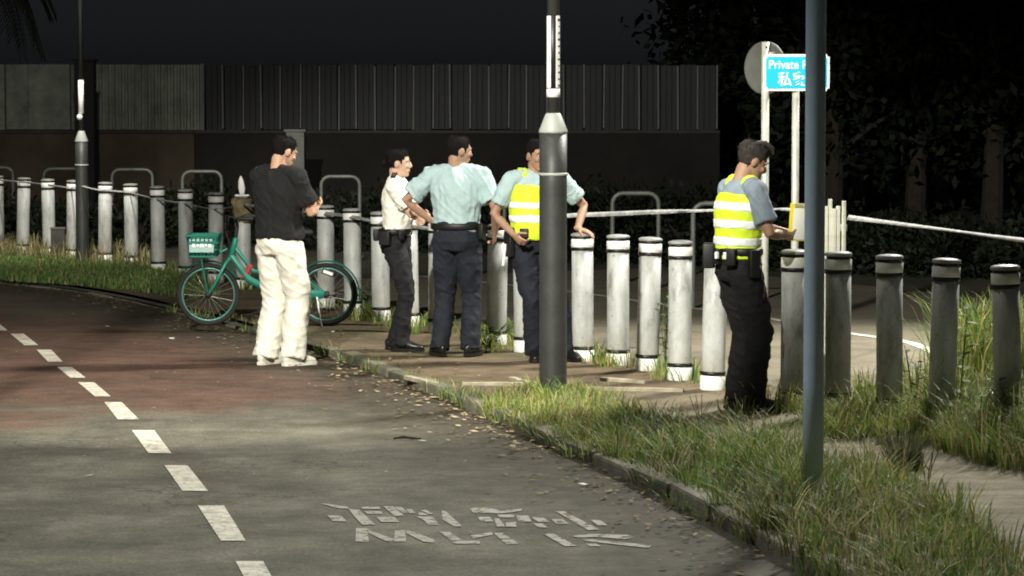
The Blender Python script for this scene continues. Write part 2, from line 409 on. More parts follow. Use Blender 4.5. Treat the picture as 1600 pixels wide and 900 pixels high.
def faint_build(m, n, l, b, pos):
    mid = nz(n, l, pos, 7, 8, .75); fine = nz(n, l, pos, 55, 4, .6)
    f = ramp(n, l, math_(n, l, 'ADD', math_(n, l, 'MULTIPLY', mid, .6), math_(n, l, 'MULTIPLY', fine, .4)), [(.36, (.3, .3, .3)), (.5, (1, 1, 1))])
    c = mix(n, l, f, (.16, .15, .12), (.36, .34, .285))
    l.new(c, b.inputs['Base Color']); b.inputs['Roughness'].default_value = .8; bump(n, l, b, fine, .3, .004)
    tr = n.new('ShaderNodeBsdfTransparent'); mx = n.new('ShaderNodeMixShader'); w_ = nz(n, l, pos, 16, 8, .8)
    l.new(ramp(n, l, w_, [(.37, (0, 0, 0)), (.50, (1, 1, 1))]), mx.inputs[0]); l.new(tr.outputs[0], mx.inputs[1]); l.new(b.outputs[0], mx.inputs[2]); l.new(mx.outputs[0], n['Material Output'].inputs[0])
M_PAINT = surface_mat('line_paint', paint_build); M_FAINT = surface_mat('worn_letter_paint', faint_build)
DASH = [((368, 878), (411, 878), (440, 930), (396, 930)), ((309, 791), (350, 791), (384, 846), (345, 846)), ((257, 728), (293, 728), (325, 768), (285, 768)), ((206, 673), (241, 673), (268, 709), (232, 709)), ((163, 629), (190, 629), (217, 656), (184, 656)),
        ((122, 598), (147, 598), (173, 620), (148, 620)), ((89, 574), (112, 574), (134, 591), (110, 591)), ((57, 547), (80, 547), (98, 566), (75, 566)), ((16, 522), (37, 522), (60, 540), (38, 540)), ((-22, 504), (-4, 504), (12, 517), (-9, 517)), ((425, 985), (470, 985), (520, 1070), (470, 1070))]
def flat_poly(name, pxs, m, parent, z, sub=None):
    bm = NB()
    for pts in pxs:
        vs = [bm.verts.new(G(x, y, 0)+Vector((0, 0, z))) for x, y in pts]
        bm.faces.new(vs)
    for f in bm.faces:
        if f.normal.z < 0: f.normal_flip()
    me = bpy.data.meshes.new(name); bm.to_mesh(me); bm.free()
    return obj(name, me, m, parent)
for d in DASH: flat_poly('centre_dash', [d], M_PAINT, track, .004)
def Z8(pts): return [(480+x*.35, 760+y*.35) for x, y in pts]
CH = [
 [[(60, 80), (100, 82), (185, 95), (190, 103), (140, 101)], [(90, 132), (150, 134), (178, 160), (115, 160)], [(185, 103), (232, 108), (303, 174), (245, 174), (205, 132)], [(238, 94), (320, 94), (330, 104), (248, 104)], [(255, 114), (330, 114), (338, 125), (268, 126)], [(340, 92), (383, 92), (432, 132), (390, 136)], [(310, 140), (388, 139), (410, 162), (330, 162)]],
 [[(388, 95), (420, 95), (452, 120), (430, 122)], [(442, 105), (466, 105), (484, 123), (456, 123)], [(508, 110), (530, 108), (563, 126), (540, 126)], [(485, 136), (560, 139), (588, 174), (540, 174), (520, 154)], [(600, 111), (620, 115), (692, 182), (655, 182), (605, 152)], [(495, 118), (512, 118), (540, 132), (500, 132)]],
 [[(725, 100), (800, 98), (860, 110), (860, 124), (740, 120)], [(862, 112), (962, 103), (952, 113), (862, 124)], [(760, 139), (815, 139), (832, 160), (775, 160)], [(834, 146), (856, 146), (884, 182), (848, 184)], [(848, 129), (925, 129), (925, 141), (860, 143)], [(930, 131), (988, 134), (1000, 160), (946, 160)], [(886, 166), (932, 162), (934, 184), (888, 184)], [(1002, 141), (1050, 141), (1082, 161), (1030, 161)], [(1008, 168), (1050, 168), (1072, 187), (1035, 187)]],
 [[(1090, 149), (1140, 149), (1168, 170), (1110, 170)], [(1105, 112), (1147, 114), (1304, 195), (1255, 199)], [(1265, 152), (1312, 155), (1340, 177), (1295, 177)]],
 [[(218, 190), (268, 190), (275, 250), (215, 250)], [(270, 191), (292, 205), (386, 238), (378, 249), (352, 247), (275, 213)], [(392, 200), (438, 198), (441, 250), (387, 249)], [(441, 199), (472, 206), (572, 242), (566, 254), (520, 251), (445, 213)]],
 [[(590, 205), (636, 205), (688, 243), (640, 243)], [(642, 246), (770, 247), (772, 260), (656, 259)]],
 [[(730, 222), (826, 207), (830, 219), (740, 236)], [(832, 211), (872, 211), (943, 259), (890, 263)]],
 [[(1055, 215), (1100, 215), (1203, 269), (1150, 271)]],
 [[(1185, 225), (1260, 215), (1430, 220), (1458, 231), (1420, 239), (1290, 229), (1210, 232)], [(1225, 236), (1500, 262), (1538, 268), (1525, 277), (1470, 273), (1240, 247)], [(1245, 259), (1290, 259), (1312, 271), (1260, 271)]],
]
for ch in CH: flat_poly('painted_character', [Z8(p) for p in ch], M_FAINT, track, .004)

# pale edging strips let into the footway
ed_m = pm('edging_concrete', (.33, .29, .21), .9, .3, 8, .4)
for a, b in [((636, 590), (680, 601)), ((722, 601), (842, 601)), ((800, 592), (846, 606)), ((886, 607), (1068, 611)), ((940, 593), (1010, 598))]:
    A, B = G(*a, FW), G(*b, FW); d = B-A; bm = NB(); box(bm, (d.length/2, 0, 0), (d.length, .05, .03), bevel=.004)
    o = obj('edging_strip', bm, ed_m, footway); o.location = A+Vector((0, 0, .002)); o.rotation_euler = (0, 0, math.atan2(d.y, d.x))

# ================================================================= BOLLARDS
m_white = pm('bollard_white', (.62, .64, .58), .55, .14, 4, .15, 30, c2=(.72, .74, .68))
def bollard_white_build(m, n, l, b, pos):
    tc = n.new('ShaderNodeTexCoord'); oi = n.new('ShaderNodeObjectInfo')
    add = n.new('ShaderNodeVectorMath'); add.operation = 'ADD'; l.new(pos, add.inputs[0]); v = add.outputs[0]
    dirt = nz(n, l, v, 6, 8, .72, (1, 1, .35)); sm = nz(n, l, v, 22, 6, .7); sep = n.new('ShaderNodeSeparateXYZ'); l.new(tc.outputs['Object'], sep.inputs[0])
    base = ramp(n, l, dirt, [(.33, (.17, .165, .14)), (.46, (.42, .435, .42)), (.62, (.55, .57, .555))])
    scr = ramp(n, l, sm, [(.30, (.28, .26, .22)), (.40, (1, 1, 1))])
    c = mix(n, l, .75, base, scr, 'MULTIPLY')
    low = n.new('ShaderNodeMapRange'); low.inputs[1].default_value = .08; low.inputs[2].default_value = .38; low.inputs[3].default_value = .5; low.inputs[4].default_value = 0; l.new(math_(n, l, 'ADD', sep.outputs[2], math_(n, l, 'MULTIPLY', math_(n, l, 'SUBTRACT', dirt, .5), .5)), low.inputs[0])
    c = mix(n, l, low.outputs[0], c, (.30, .28, .21))      # mud splash with a ragged edge
    c = mix(n, l, math_(n, l, 'MULTIPLY', oi.outputs['Random'], .22), c, (.30, .31, .31))
    l.new(c, b.inputs['Base Color']); b.inputs['Roughness'].default_value = .5
    bump(n, l, b, sm, .12, .004)
m_white = surface_mat('bollard_paint', bollard_white_build)
m_refl = pm('reflective_white', (.80, .80, .76), .35, .10, 14)
m_black = pm('bollard_black', (.012, .012, .012), .45, .3, 10)
m_cap = pm('bollard_cap', (.30, .31, .30), .5, .3, 8, .2)
def make_bollard():
    t = empty('bollard', (0, 0, 0))
    r = .081
    obj('post', lathe(NB(), [(r-.002, -.05), (r, -.03), (r, .10), (r, .5), (r*.985, .835)], 24), m_white, t, True)
    obj('base_sleeve', lathe(NB(), [(r+.001, -.03), (r+.005, .0), (r+.005, .082), (r+.001, .084)], 24), m_refl, t, True)
    obj('band', lathe(NB(), [(r, .0845), (r+.006, .0865), (r+.006, .110), (r, .112)], 24), m_black, t, True)
    obj('band', lathe(NB(), [(r, .822), (r+.005, .824), (r+.005, .846), (r, .848)], 24), m_black, t, True)
    obj('reflector', lathe(NB(), [(r-.004, .8355), (r+.003, .849), (r+.003, .905), (r-.004, .908)], 24), m_refl, t, True)
    obj('groove', lathe(NB(), [(r-.006, .906), (r-.006, .928)], 24), m_black, t, True)
    obj('cap', lathe(NB(), [(r-.012, .9265), (r+.004, .927), (r+.006, .934), (r+.003, .944), (r*.8, .951), (r*.35, .955)], 24), m_cap, t, True)
    return t
GB = 'bollards along the footway'
def blabel(k):
    if k <= 3: return 'bollard with black bands, far end of the row by the slim lamp post'
    if k <= 7: return 'tall white bollard with black bands and reflective base, between slim lamp post and bicycle'
    if k == 8: return 'white bollard rising right behind the bicycle basket'
    if k == 9: return 'bollard with a brown bag and white tape tied round its top'
    if k <= 11: return 'bollard hidden behind the man in white trousers'
    if k == 12: return 'grey white bollard behind the bicycle rear mudguard, tape across its top'
    if k == 13: return 'scuffed bollard directly behind the bicycle rear wheel'
    if k == 14: return 'bollard directly behind the woman in the white shirt'
    if k <= 17: return 'bollard mostly hidden behind the man in the pale blue shirt'
    if k == 18: return 'stained bollard between pale blue shirted man and officer behind lamp post'
    if k <= 20: return 'bollard hidden behind the officer at the thick lamp post'
    if k == 21: return 'stained white bollard under the resting hand of a vested officer'
    if k == 22: return 'white bollard with dark scuffs below the hoop rail, its base sleeve bright'
    if k == 23: return 'white bollard with weeds climbing its side'
    if k == 24: return 'clean bright white bollard with white reflective base sleeve'
    if k == 25: return 'white bollard partly covered by back of officer writing notes'
    if k == 26: return 'bollard hidden in front of officer writing notes'
    if k == 27: return 'grey shaded bollard between note-writing officer and blue grey pole'
    if k == 28: return 'grey shaded bollard right beside blue grey pole, before white slat barrier'
    if k == 29: return 'grey shaded bollard with scuffed foot in yellow green grass'
    if k == 30: return 'grey shaded bollard with pale scratched marks on its side'
    return 'grey shaded bollard with dark leafy weed at its foot'
proto = make_bollard()
BOBJ = []
for k, p in enumerate(BP):
    if k in (10, 11, 17, 20) or k == len(BP)-1: BOBJ.append(None); continue      # wholly hidden behind people or out of frame
    t = proto if k == 0 else copy_tree(proto)
    t.location = p; t.rotation_euler = (random.uniform(-.012, .012), random.uniform(-.038, .038), random.uniform(0, 6.28)); t.scale = (1, 1, BS[k])
    tag(t, blabel(k), 'bollard', GB); BOBJ.append(t)
# scratched mark on one shaded bollard
bm = NB()
for x0, z0, x1, z1 in [(-.02, .42, -.035, .30), (-.035, .30, -.005, .36), (.0, .43, -.005, .30), (.012, .40, .006, .31)]:
    tube(bm, [(x0, -.0815, z0), (x1, -.0815, z1)], [.003, .003], 5)
o = obj('scratch_mark', bm, pm('scratch', (.6, .6, .58), .6), BOBJ[30]); o.rotation_euler = (0, 0, -BOBJ[30].rotation_euler.z)

# ================================================================= LAMP POSTS
m_post = pm('lamp_post_grey', (.05, .052, .049), .5, .2, 5, .15, 40, metal=.25)
m_post_pale = pm('lamp_post_pale_paint', (.36, .38, .35), .5, .15, 6)
m_lamp_glow = bpy.data.materials.new('lamp_glass'); m_lamp_glow.use_nodes = True
e = m_lamp_glow.node_tree.nodes['Principled BSDF']; e.inputs['Emission Color'].default_value = (1, .95, .82, 1); e.inputs['Emission Strength'].default_value = 6
def lamp_post(p, r, zc, label, power, aim, cone=None, blend=.5, head_h=6.2, arm=(0.9, 0, 0), color=(1, .95, .84), stickers=False, size=.18, group='street lamps along the track', rtop=.042):
    t = empty('street_lamp', p, 0, label, 'street lamp', group)
    obj('column_base', lathe(NB(), [(r*1.0, -.08), (r, .02), (r, zc*.8), (r, zc)], 28), m_post, t, True)
    obj('door_band', lathe(NB(), [(r, zc-.28), (r+.006, zc-.278), (r+.006, zc-.262), (r, zc-.26)], 28), m_post_pale, t, True)
    obj('shoulder_cone', lathe(NB(), [(r, zc-.0005), (r+.004, zc+.003), (r+.004, zc+.015), (rtop*1.25, zc+.125), (rtop*1.1, zc+.132)], 28), m_post_pale, t, True)
    top = Vector((0, 0, head_h))
    obj('shaft', lathe(NB(), [(rtop, zc+.12), (rtop*.9, head_h*.7), (rtop*.75, head_h)], 20), m_post, t, True)
    a = Vector(arm); bm = NB(); tube(bm, [top-Vector((0, 0, .05)), top+a*.25+Vector((0, 0, .14)), top+a*.7+Vector((0, 0, .2)), top+a+Vector((0, 0, .2))], [.03, .028, .026, .026], 10); obj('arm', bm, m_post, t, True)
    h = top+a*1.25+Vector((0, 0, .2)); ang = math.atan2(a.y, a.x)
    bm = NB(); box(bm, (0, 0, 0.02), (.62, .26, .10), bevel=.035); hd = obj('lamp_head', bm, m_post_pale, t, True); hd.location = h; hd.rotation_euler = (0, 0, ang)
    bm = NB(); box(bm, (0.03, 0, -.045), (.46, .19, .03), bevel=.01); obj('lamp_glass', bm, m_lamp_glow, hd)
    ld = bpy.data.lights.new('lamp_light', 'SPOT' if cone else 'POINT'); ld.energy = power; ld.color = color; ld.shadow_soft_size = size
    if cone: ld.spot_size = R(cone); ld.spot_blend = blend
    lo = bpy.data.objects.new('lamp_light', ld); COL.objects.link(lo); lo.parent = t; lo.location = h+Vector((0, 0, -.14))
    wp = Vector(p)+lo.location; lo.rotation_euler = (Vector(aim)-wp).to_track_quat('-Z', 'Y').to_euler()
    return t
pA = G(864, 614, FW); ZA = pA.y
lampA = lamp_post(pA, .091, P(864, 208, ZA).z-FW, 'thick grey lamp post with vertical black and white number strip and pale shoulder cone', P_MID, (pA.x-1.5, pA.y-3, 0), 150, .6, arm=(-.8, -.4, 0), rtop=.041)
# number strip on the narrow shaft: pale backing, dark centre, lettering that cannot be read
zt, zb, zw = P(864, 24, ZA).z-FW, P(864, 138, ZA).z-FW, P(864, 152, ZA).z-FW
bm = NB(); lathe(bm, [(.0412, zb), (.0428, zb+.001), (.0428, zt-.001), (.0412, zt)], 20); st = obj('number_strip', bm, pm('strip_black', (.012, .012, .012), .4), lampA, True)
wm = pm('strip_white', (.78, .78, .74), .5, .08, 20); bm = NB()
for a0, a1 in ((-172, -112), (-68, -8)):
    n = 8; V0 = [(.0436*math.cos(R(a0+(a1-a0)*k/n)), .0436*math.sin(R(a0+(a1-a0)*k/n))) for k in range(n+1)]
    for k in range(n):
        bm.faces.new([bm.verts.new((*V0[k], zb+.004)), bm.verts.new((*V0[k+1], zb+.004)), bm.verts.new((*V0[k+1], zt-.004)), bm.verts.new((*V0[k], zt-.004))])
obj('strip_edge', bm, wm, lampA)
bm = NB(); dk = pm('strip_letters', (.03, .03, .03), .5)
zz = zt-.03
for k in range(11):
    h = random.uniform(.016, .028)
    for a in ([-34] if k % 3 else [-40, -28]):
        box(bm, (.0440*math.cos(R(a)), .0440*math.sin(R(a)), zz), (.003, .011 if k % 2 else .016, h*.6), rot=Matrix.Rotation(R(a), 3, 'Z'))
    zz -= .043
obj('strip_character', bm, dk, lampA)
obj('white_collar', lathe(NB(), [(.041, zw), (.0445, zw+.001), (.0445, zb-.004), (.041, zb-.003)], 20), wm, lampA, True)

pB = G(129, 412, FW); ZB = pB.y
lampB = lamp_post(pB, .075, P(129, 222, ZB).z-FW, 'slim dark lamp post standing in the far grass verge by the pale hoarding', P_FAR, (-6.2, 38.5, .3), 84, .85, arm=(.2, -1.9, 0), rtop=.030)
bm = NB(); zt, zb = P(127, 125, ZB).z-FW, P(127, 178, ZB).z-FW
lathe(bm, [(.030, zb), (.0335, zb+.002), (.0335, zt-.002), (.030, zt)], 16); obj('number_strip', bm, wm, lampB, True)
bm = NB(); ellipsoid(bm, (-.012, -.04, P(127, 183, ZB).z-FW), (.035, .03, .035)); obj('fitting', bm, wm, lampB, True)
# unseen lamps: the first two are added for light, the service road one is inferred
lamp_post((-4.3, 7.0, 0), .09, 1.9, 'added unseen lamp post on the near side of the track, its floodlight facing the row of bollards', P_FLOOD, (-1.05, 24.0, .9), 36, .32, head_h=8.0, arm=(.5, .35, 0), color=(1, .97, .86), size=.12)  # post added to carry frontal light onto people and bollards
lamp_post((-3.6, 13.2, 0), .09, 1.9, 'added unseen lamp post on the near side of the track, fill light over its white dashes', P_NEAR, (-1.9, 13.2, 0), 88, .55, head_h=6.4, arm=(1.5, .2, 0), color=(.97, 1, .95), size=.35)  # post added to fill the near road with steep light
lamp_post((5.6, 24.2, -.03), .09, 1.9, 'lamp post on the service road beyond the bollards', P_ROAD, (2.9, 19.4, 0), 116, .5, head_h=7.0, arm=(-.7, -.4, 0), color=(1, .97, .87), size=.5)

# ================================================================= POLES AND SIGNS
m_pole = pm('pole_blue_grey', (.44, .56, .66), .55, .10, 3, .08, 30, metal=.1)
pC = G(1270, 792, FW)
t = empty('steel_pole', pC, 0, 'plain blue grey steel pole rising from the near grass verge', 'pole')
o = obj('shaft', lathe(NB(), [(.049, -.1), (.049, .6), (.048, 2.4), (.047, 4.4)], 28), m_pole, t, True)
obj('cap', lathe(NB(), [(.0472, 4.4005), (.052, 4.402), (.052, 4.43), (.02, 4.45)], 24), m_pole, t, True)
obj('base_collar', lathe(NB(), [(.05, -.02), (.062, .0), (.062, .035), (.05, .05)], 24), m_pole, t, True)

m_galv = pm('galvanised_pale', (.52, .53, .47), .5, .18, 9, .1, metal=.2)
m_back = pm('sign_back_grey', (.10, .105, .09), .55, .2, 7, .1, metal=.2)
# round sign seen from behind
YS = 20.9
c = P(1196, 106, YS); t = empty('round_sign', (c.x, c.y, FW), 0, 'small round sign on pale post showing its grey back', 'sign')
obj('post', lathe(NB(), [(.0275, -.05), (.0275, 1.0), (.0275, P(1194, 66, YS).z-FW)], 16), m_galv, t, True)
disc = obj('sign_plate', lathe(NB(), [(.178, -.006), (.188, -.010), (.188, .004), (.178, .004), (.17, .0)], 40), m_back, t, True); disc.location = (0, .042, c.z-FW); disc.rotation_euler = (R(90), 0, R(-44))
for dz in (-.09, .1):
    bm = NB(); box(bm, (.01, .02, 0), (.10, .03, .022), bevel=.004); o = obj('clamp', bm, m_galv, t); o.location = (0, 0, c.z-FW+dz); o.rotation_euler = (0, 0, R(-44))
bm = NB(); ellipsoid(bm, (.006, -.030, c.z-FW+.145), (.009, .009, .009), seg=8, rings=6); obj('bolt', bm, m_black, t)
# blue street sign
YB = 20.25
c = P(1243.5, 113.5, YB); t = empty('name_sign', (c.x, c.y, FW), 0, 'blue rectangular sign with white border lettered Private Road on pale post', 'sign')
obj('post', lathe(NB(), [(.025, -.05), (.025, 1), (.025, c.z-FW+.1)], 16), m_galv, t, True)
w, h = 103/F*YB, 57/F*YB
bm = NB(); box(bm, (0, -.04, c.z-FW), (w, .012, h)); bmesh.ops.bevel(bm, geom=[e for e in bm.edges if abs(e.verts[0].co.y-e.verts[1].co.y) > .005], offset=.018, segments=3, affect='EDGES')
plate = obj('sign_plate', bm, m_refl, t)
m_blue = pm('sign_blue', (.01, .50, .74), .4, .05, 8)
bm = NB(); box(bm, (0, -.0485, c.z-FW), (w-.036, .006, h-.036)); bmesh.ops.bevel(bm, geom=[e for e in bm.edges if abs(e.verts[0].co.y-e.verts[1].co.y) > .002], offset=.01, segments=3, affect='EDGES')
obj('blue_field', bm, m_blue, plate)
def text_mesh(name, body, size, loc, m, parent, width=None, bold=.0):
    cu = bpy.data.curves.new(name, 'FONT'); cu.body = body; cu.size = size; cu.align_x = 'CENTER'; cu.align_y = 'CENTER'; cu.extrude = .0012; cu.offset = bold
    q = bpy.data.objects.new('tmp', cu); COL.objects.link(q)
    dg = bpy.context.evaluated_depsgraph_get(); dg.update(); me = bpy.data.meshes.new_from_object(q.evaluated_get(dg)); bpy.data.objects.remove(q)
    me.name = name; me.materials.clear()
    o = obj(name, me, m, parent); o.rotation_euler = (R(90), 0, 0); o.location = loc
    if width and o.dimensions.x > 0: o.scale.x = width/max(1e-6, max(v.co.x for v in me.vertices)-min(v.co.x for v in me.vertices))
    return o
text_mesh('lettering', 'Private Road', .085, (0, -.0535, c.z-FW+.052), m_refl, plate, w-.075, .0015)
text_mesh('lettering', '私家路', .105, (.02, -.0535, c.z-FW-.052), m_refl, plate, .30, .002)
for dz in (-.05, .06):
    bm = NB(); box(bm, (0, -.008, 0), (.075, .05, .02), bevel=.003); o = obj('clamp', bm, m_galv, t); o.location = (0, 0, c.z-FW+dz)

# white slat barrier behind the bollards
YW = 20.6
c = G(1302, 560, -.02); base = P(1304, 390, YW); t = empty('slat_barrier', (base.x, YW, -.06), R(8), 'white slatted barrier standing behind the bollards beside blue grey pole', 'barrier')
m_wslat = pm('slat_white', (.55, .55, .47), .6, .25, 7)
for k, (x, top) in enumerate([(1290, 322), (1297, 311), (1303, 326), (1310, 322), (1318.5, 314)]):
    z = P(x, top, YW).z+.06; bm = NB(); box(bm, (0, 0, z/2), (.026, .02, z), bevel=.004); o = obj('slat', bm, m_wslat, t); o.location = ((x-1304)/F*YW, .012*(k % 2), 0); o.rotation_euler = (0, 0, .1*k)
for z in (.35, 1.16):
    bm = NB(); box(bm, (0, .03, z), (.19, .018, .045), bevel=.004); obj('rail', bm, m_wslat, t)

# ================================================================= HOOP RAILS BEHIND THE BOLLARDS
m_hoop = pm('hoop_grey', (.17, .18, .165), .5, .2, 8, metal=.3)
hz = -.06
def hoop(px0, px1, py, hgt, label):
    z = hz+hgt; d = ray((px0+px1)/2, py); tt = (z-CAMH)/d.z; Y = d.y*tt
    w = (px1-px0)/F*Y; X = ((px0+px1)/2-800)/F*tt
    r = .11; h = hgt
    pts = [(-w/2, 0, -.05), (-w/2, 0, h*.5), (-w/2, 0, h-r)]+[(-w/2+r-r*math.cos(R(a)), 0, h-r+r*math.sin(R(a))) for a in (22, 45, 68, 90)]+[(0, 0, h)]+[(w/2-r+r*math.sin(R(a)), 0, h-r+r*math.cos(R(a))) for a in (0, 22, 45, 68, 90)]+[(w/2, 0, h*.5), (w/2, 0, -.05)]
    t = empty('hoop_rail', (X, Y, hz), 0, label, 'hoop rail', 'hoop rails behind the bollards')
    bm = NB(); tube(bm, pts, [.0255]*len(pts), 10, ref=(0, 1, 0)); obj('hoop', bm, m_hoop, t, True)
    for s in (-1, 1): obj('base_plate', lathe(NB(), [(.06, -.02), (.06, .012), (.03, .02)], 16, (s*w/2, 0, 0)), m_hoop, t, True)
hl = {0: 'grey hoop rail at the far end beyond the slim lamp post', 1: 'grey hoop rail just past the slim lamp post', 2: 'grey hoop rail behind the bollards, beside the slim lamp post', 3: 'grey hoop rail rising above the bicycle basket', 4: 'grey hoop rail above the bicycle rear wheel', 5: 'grey hoop rail behind the gap between pale blue shirt and vested officer', 6: 'pale grey hoop rail rising above two stained white bollards', 7: 'grey hoop rail partly behind the back of note-writing officer'}
for k, (a, b, y, hg) in enumerate([(-40, 20, 262, 1.05), (68, 130, 264, 1.05), (175, 238, 265, 1.05), (285, 346, 268, 1.05), (502, 562, 276, 1.05), (735, 788, 290, 1.05), (957, 1029, 302, 1.05), (1083, 1152, 318, 1.05)]): hoop(a, b, y, hg, hl[k])

# ================================================================= POLICE TAPE
m_tape = pm('tape_white', (.26, .27, .28), .5, .3, 14, c2=(.52, .52, .49))
def ribbon(name, pts, width, label, grp):
    pts = smooth_poly([Vector(p) for p in pts], .07); bm = NB(); prev = None
    for i, p in enumerate(pts):
        t = (pts[min(i+1, len(pts)-1)]-pts[max(i-1, 0)]).normalized()
        tw = 1.5*noise.noise(Vector((i*.05, 7.3, 0)))+.5
        up = Vector((0, 0, 1)); side = t.cross(up).normalized(); w = (up*math.cos(tw)+side*math.sin(tw))*width*(.5+.12*noise.noise(Vector((i*.11, 1, 0))))
        nrm = t.cross(w).normalized()*.0008
        cur = [bm.verts.new(p+w+nrm), bm.verts.new(p-w+nrm), bm.verts.new(p-w-nrm), bm.verts.new(p+w-nrm)]
        if prev:
            for k in range(4): bm.faces.new((prev[k], prev[(k+1) % 4], cur[(k+1) % 4], cur[k]))
        else: bm.faces.new(cur)
        prev = cur
    bm.faces.new(prev[::-1])
    o = obj(name, bm, m_tape, None, True); tag(o, label, 'tape', grp); return o
def bt(k, dx=0, dy=-.1, z=.86): return BP[k]+Vector((dx, dy, z))
TG = 'cordon tape lengths'
ribbon('cordon_tape', [P(1640, 380, 18.3), P(1600, 375.5, 18.6), P(1500, 362, 19.3), P(1400, 349, 20.0), P(1319, 339, 20.57)], .040, 'white cordon tape from the slat barrier across the dark gap', TG)
ribbon('cordon_tape', [P(1286, 336, 20.57), P(1245, 328, 20.94), P(1200, 327, 21.4), P(1110, 329, 22.2), P(1030, 331, 22.8), P(960, 334, 23.2), P(905, 336, 23.4), P(872, 338, 23.4), P(840, 341, 23.2), P(800, 344, 23.0)], .04, 'white cordon tape running behind the note-writing officer to the lamp post', TG)
ribbon('cordon_tape', [BP[19]+Vector((0, -.1, .84)), bt(18), bt(17), bt(16), bt(15), bt(14), bt(13, z=.88), bt(12, z=.88), bt(10), bt(9)], .035, 'white cordon tape along bollard tops behind the standing group', TG)
ribbon('cordon_tape', [bt(9), bt(8, z=.78), bt(7, z=.8), bt(6, z=.82), bt(5, z=.85), P(185, 299, pB.y-.25), P(150, 296, pB.y-.15), P(128, 291, pB.y-.1), bt(3, z=.86), bt(2, z=.88), bt(1, z=.9), bt(0, z=.9)], .02, 'thin white cordon tape wrapped past the slim lamp post', TG)

# brown bag and tape tail on one bollard
b9 = BP[9]
bm = NB()
ellipsoid(bm, (0, -.02, .80), (.105, .11, .09)); ellipsoid(bm, (-.03, -.03, .88), (.09, .09, .06)); ellipsoid(bm, (.05, -.05, .73), (.06, .06, .07)); lathe(bm, [(.092, .68), (.098, .8), (.09, .92)], 16)
def crumple(amp, sc):
    def f(co_, no):
        for i in range(len(co_)):
            v = Vector(co_[i]); co_[i] += no[i]*amp*(noise.noise(v*sc)+.5*noise.noise(v*sc*2.3))
        return co_
    return f
o = remesh('tied_bag', bm, .012, pm('bag_brown', (.16, .10, .055), .8, .5, 9, .4, c2=(.24, .19, .09)), None, 2, crumple(.018, 16)); o.location = b9
tag(o, 'crumpled brown bag bound round a bollard top behind the bicycle', 'bag')
bm = NB(); tube(bm, [(-.01, -.03, .97), (-.012, -.035, 1.03), (-.018, -.035, 1.10), (-.02, -.03, 1.15)], [(.028, .006), (.036, .006), (.03, .006), (.01, .005)], 8); tube(bm, [(-.07, -.08, .955), (.06, -.085, .955)], [(.012, .012), (.012, .012)], 6)
o = obj('tape_tail', bm, m_refl, None, True); o.location = b9; tag(o, 'upright white tape end knotted on the bollard with the brown bag', 'tape', TG)

# ================================================================= BOUNDARY WALL, HOARDING, PILLARS
YF = 47.0
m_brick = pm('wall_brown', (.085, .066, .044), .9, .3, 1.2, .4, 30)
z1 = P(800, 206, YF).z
xa, xb, xc = P(-400, 200, YF).x, P(303, 200, YF).x, P(1125, 200, YF).x  # right end of the wall cut short so the background stays black
m_wall2 = pm('wall_dark', (.018, .016, .014), .9, .3, 1.5, .4, 30)  # darkened colour lets this length of wall fade into the night
for x0, x1, mm, lab in ((xa, xb, m_brick, 'low brown rendered boundary wall under the pale sheet hoarding'), (xb+.01, xc, m_wall2, 'low boundary wall coloured near black under the ribbed dark hoarding')):
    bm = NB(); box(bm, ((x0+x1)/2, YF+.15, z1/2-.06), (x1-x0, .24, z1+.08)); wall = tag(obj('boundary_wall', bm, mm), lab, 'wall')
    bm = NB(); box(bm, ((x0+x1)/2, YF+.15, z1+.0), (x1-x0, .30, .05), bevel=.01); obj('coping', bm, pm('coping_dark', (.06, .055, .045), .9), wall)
z1 += .03
z2 = P(800, 101, YF).z
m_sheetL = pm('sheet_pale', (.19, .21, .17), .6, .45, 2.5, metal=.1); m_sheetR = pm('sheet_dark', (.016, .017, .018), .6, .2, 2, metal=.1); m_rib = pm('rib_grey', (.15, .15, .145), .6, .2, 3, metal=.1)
def sheet_panel(w, ribs):
    bm = NB(); prof = []
    if ribs:
        n = max(1, round(w/.105)); p = w/n
        for k in range(n): prof += [(k*p, 0), (k*p+p*.28, 0), (k*p+p*.42, -.03), (k*p+p*.72, -.03), (k*p+p*.86, 0)]
        prof.append((w, 0))
    else: prof = [(0, -.02), (.012, 0), (w*.33, 0), (w*.36, -.01), (w*.64, -.01), (w*.67, 0), (w-.012, 0), (w, -.02)]
    def col(z, dy): return [bm.verts.new((x, y+dy, z)) for x, y in prof]
    a, b, c_, d_ = col(z1, 0), col(z2, 0), col(z1, .03), col(z2, .03); K = len(prof)-1
    for k in range(K):
        bm.faces.new((a[k], a[k+1], b[k+1], b[k])); bm.faces.new((c_[k+1], c_[k], d_[k], d_[k+1])); bm.faces.new((b[k], b[k+1], d_[k+1], d_[k])); bm.faces.new((a[k+1], a[k], c_[k], c_[k+1]))
    bm.faces.new((a[0], b[0], d_[0], c_[0])); bm.faces.new((b[K], a[K], c_[K], d_[K]))
    bmesh.ops.recalc_face_normals(bm, faces=bm.faces)
    me = bpy.data.meshes.new('panel'); bm.to_mesh(me); bm.free(); return me
hx0 = P(-300, 150, YF).x; hx1 = P(314, 150, YF).x; hx2 = P(1118, 150, YF).x  # hoarding cut short with the wall, leaving black beyond
tL = empty('sheet_hoarding', (hx0, YF+.12, 0), 0, 'pale grey green corrugated sheet hoarding on the wall behind the slim lamp post', 'hoarding')
W_ = (hx1-hx0)/6; me_c = sheet_panel(W_-.01, True); me_f = sheet_panel(W_-.01, False)
for k in range(6): o = obj('panel', me_f if k in (2, 3) else me_c, m_sheetL, tL); o.location = (k*W_, random.uniform(-.015, .015), random.uniform(-.012, .012))
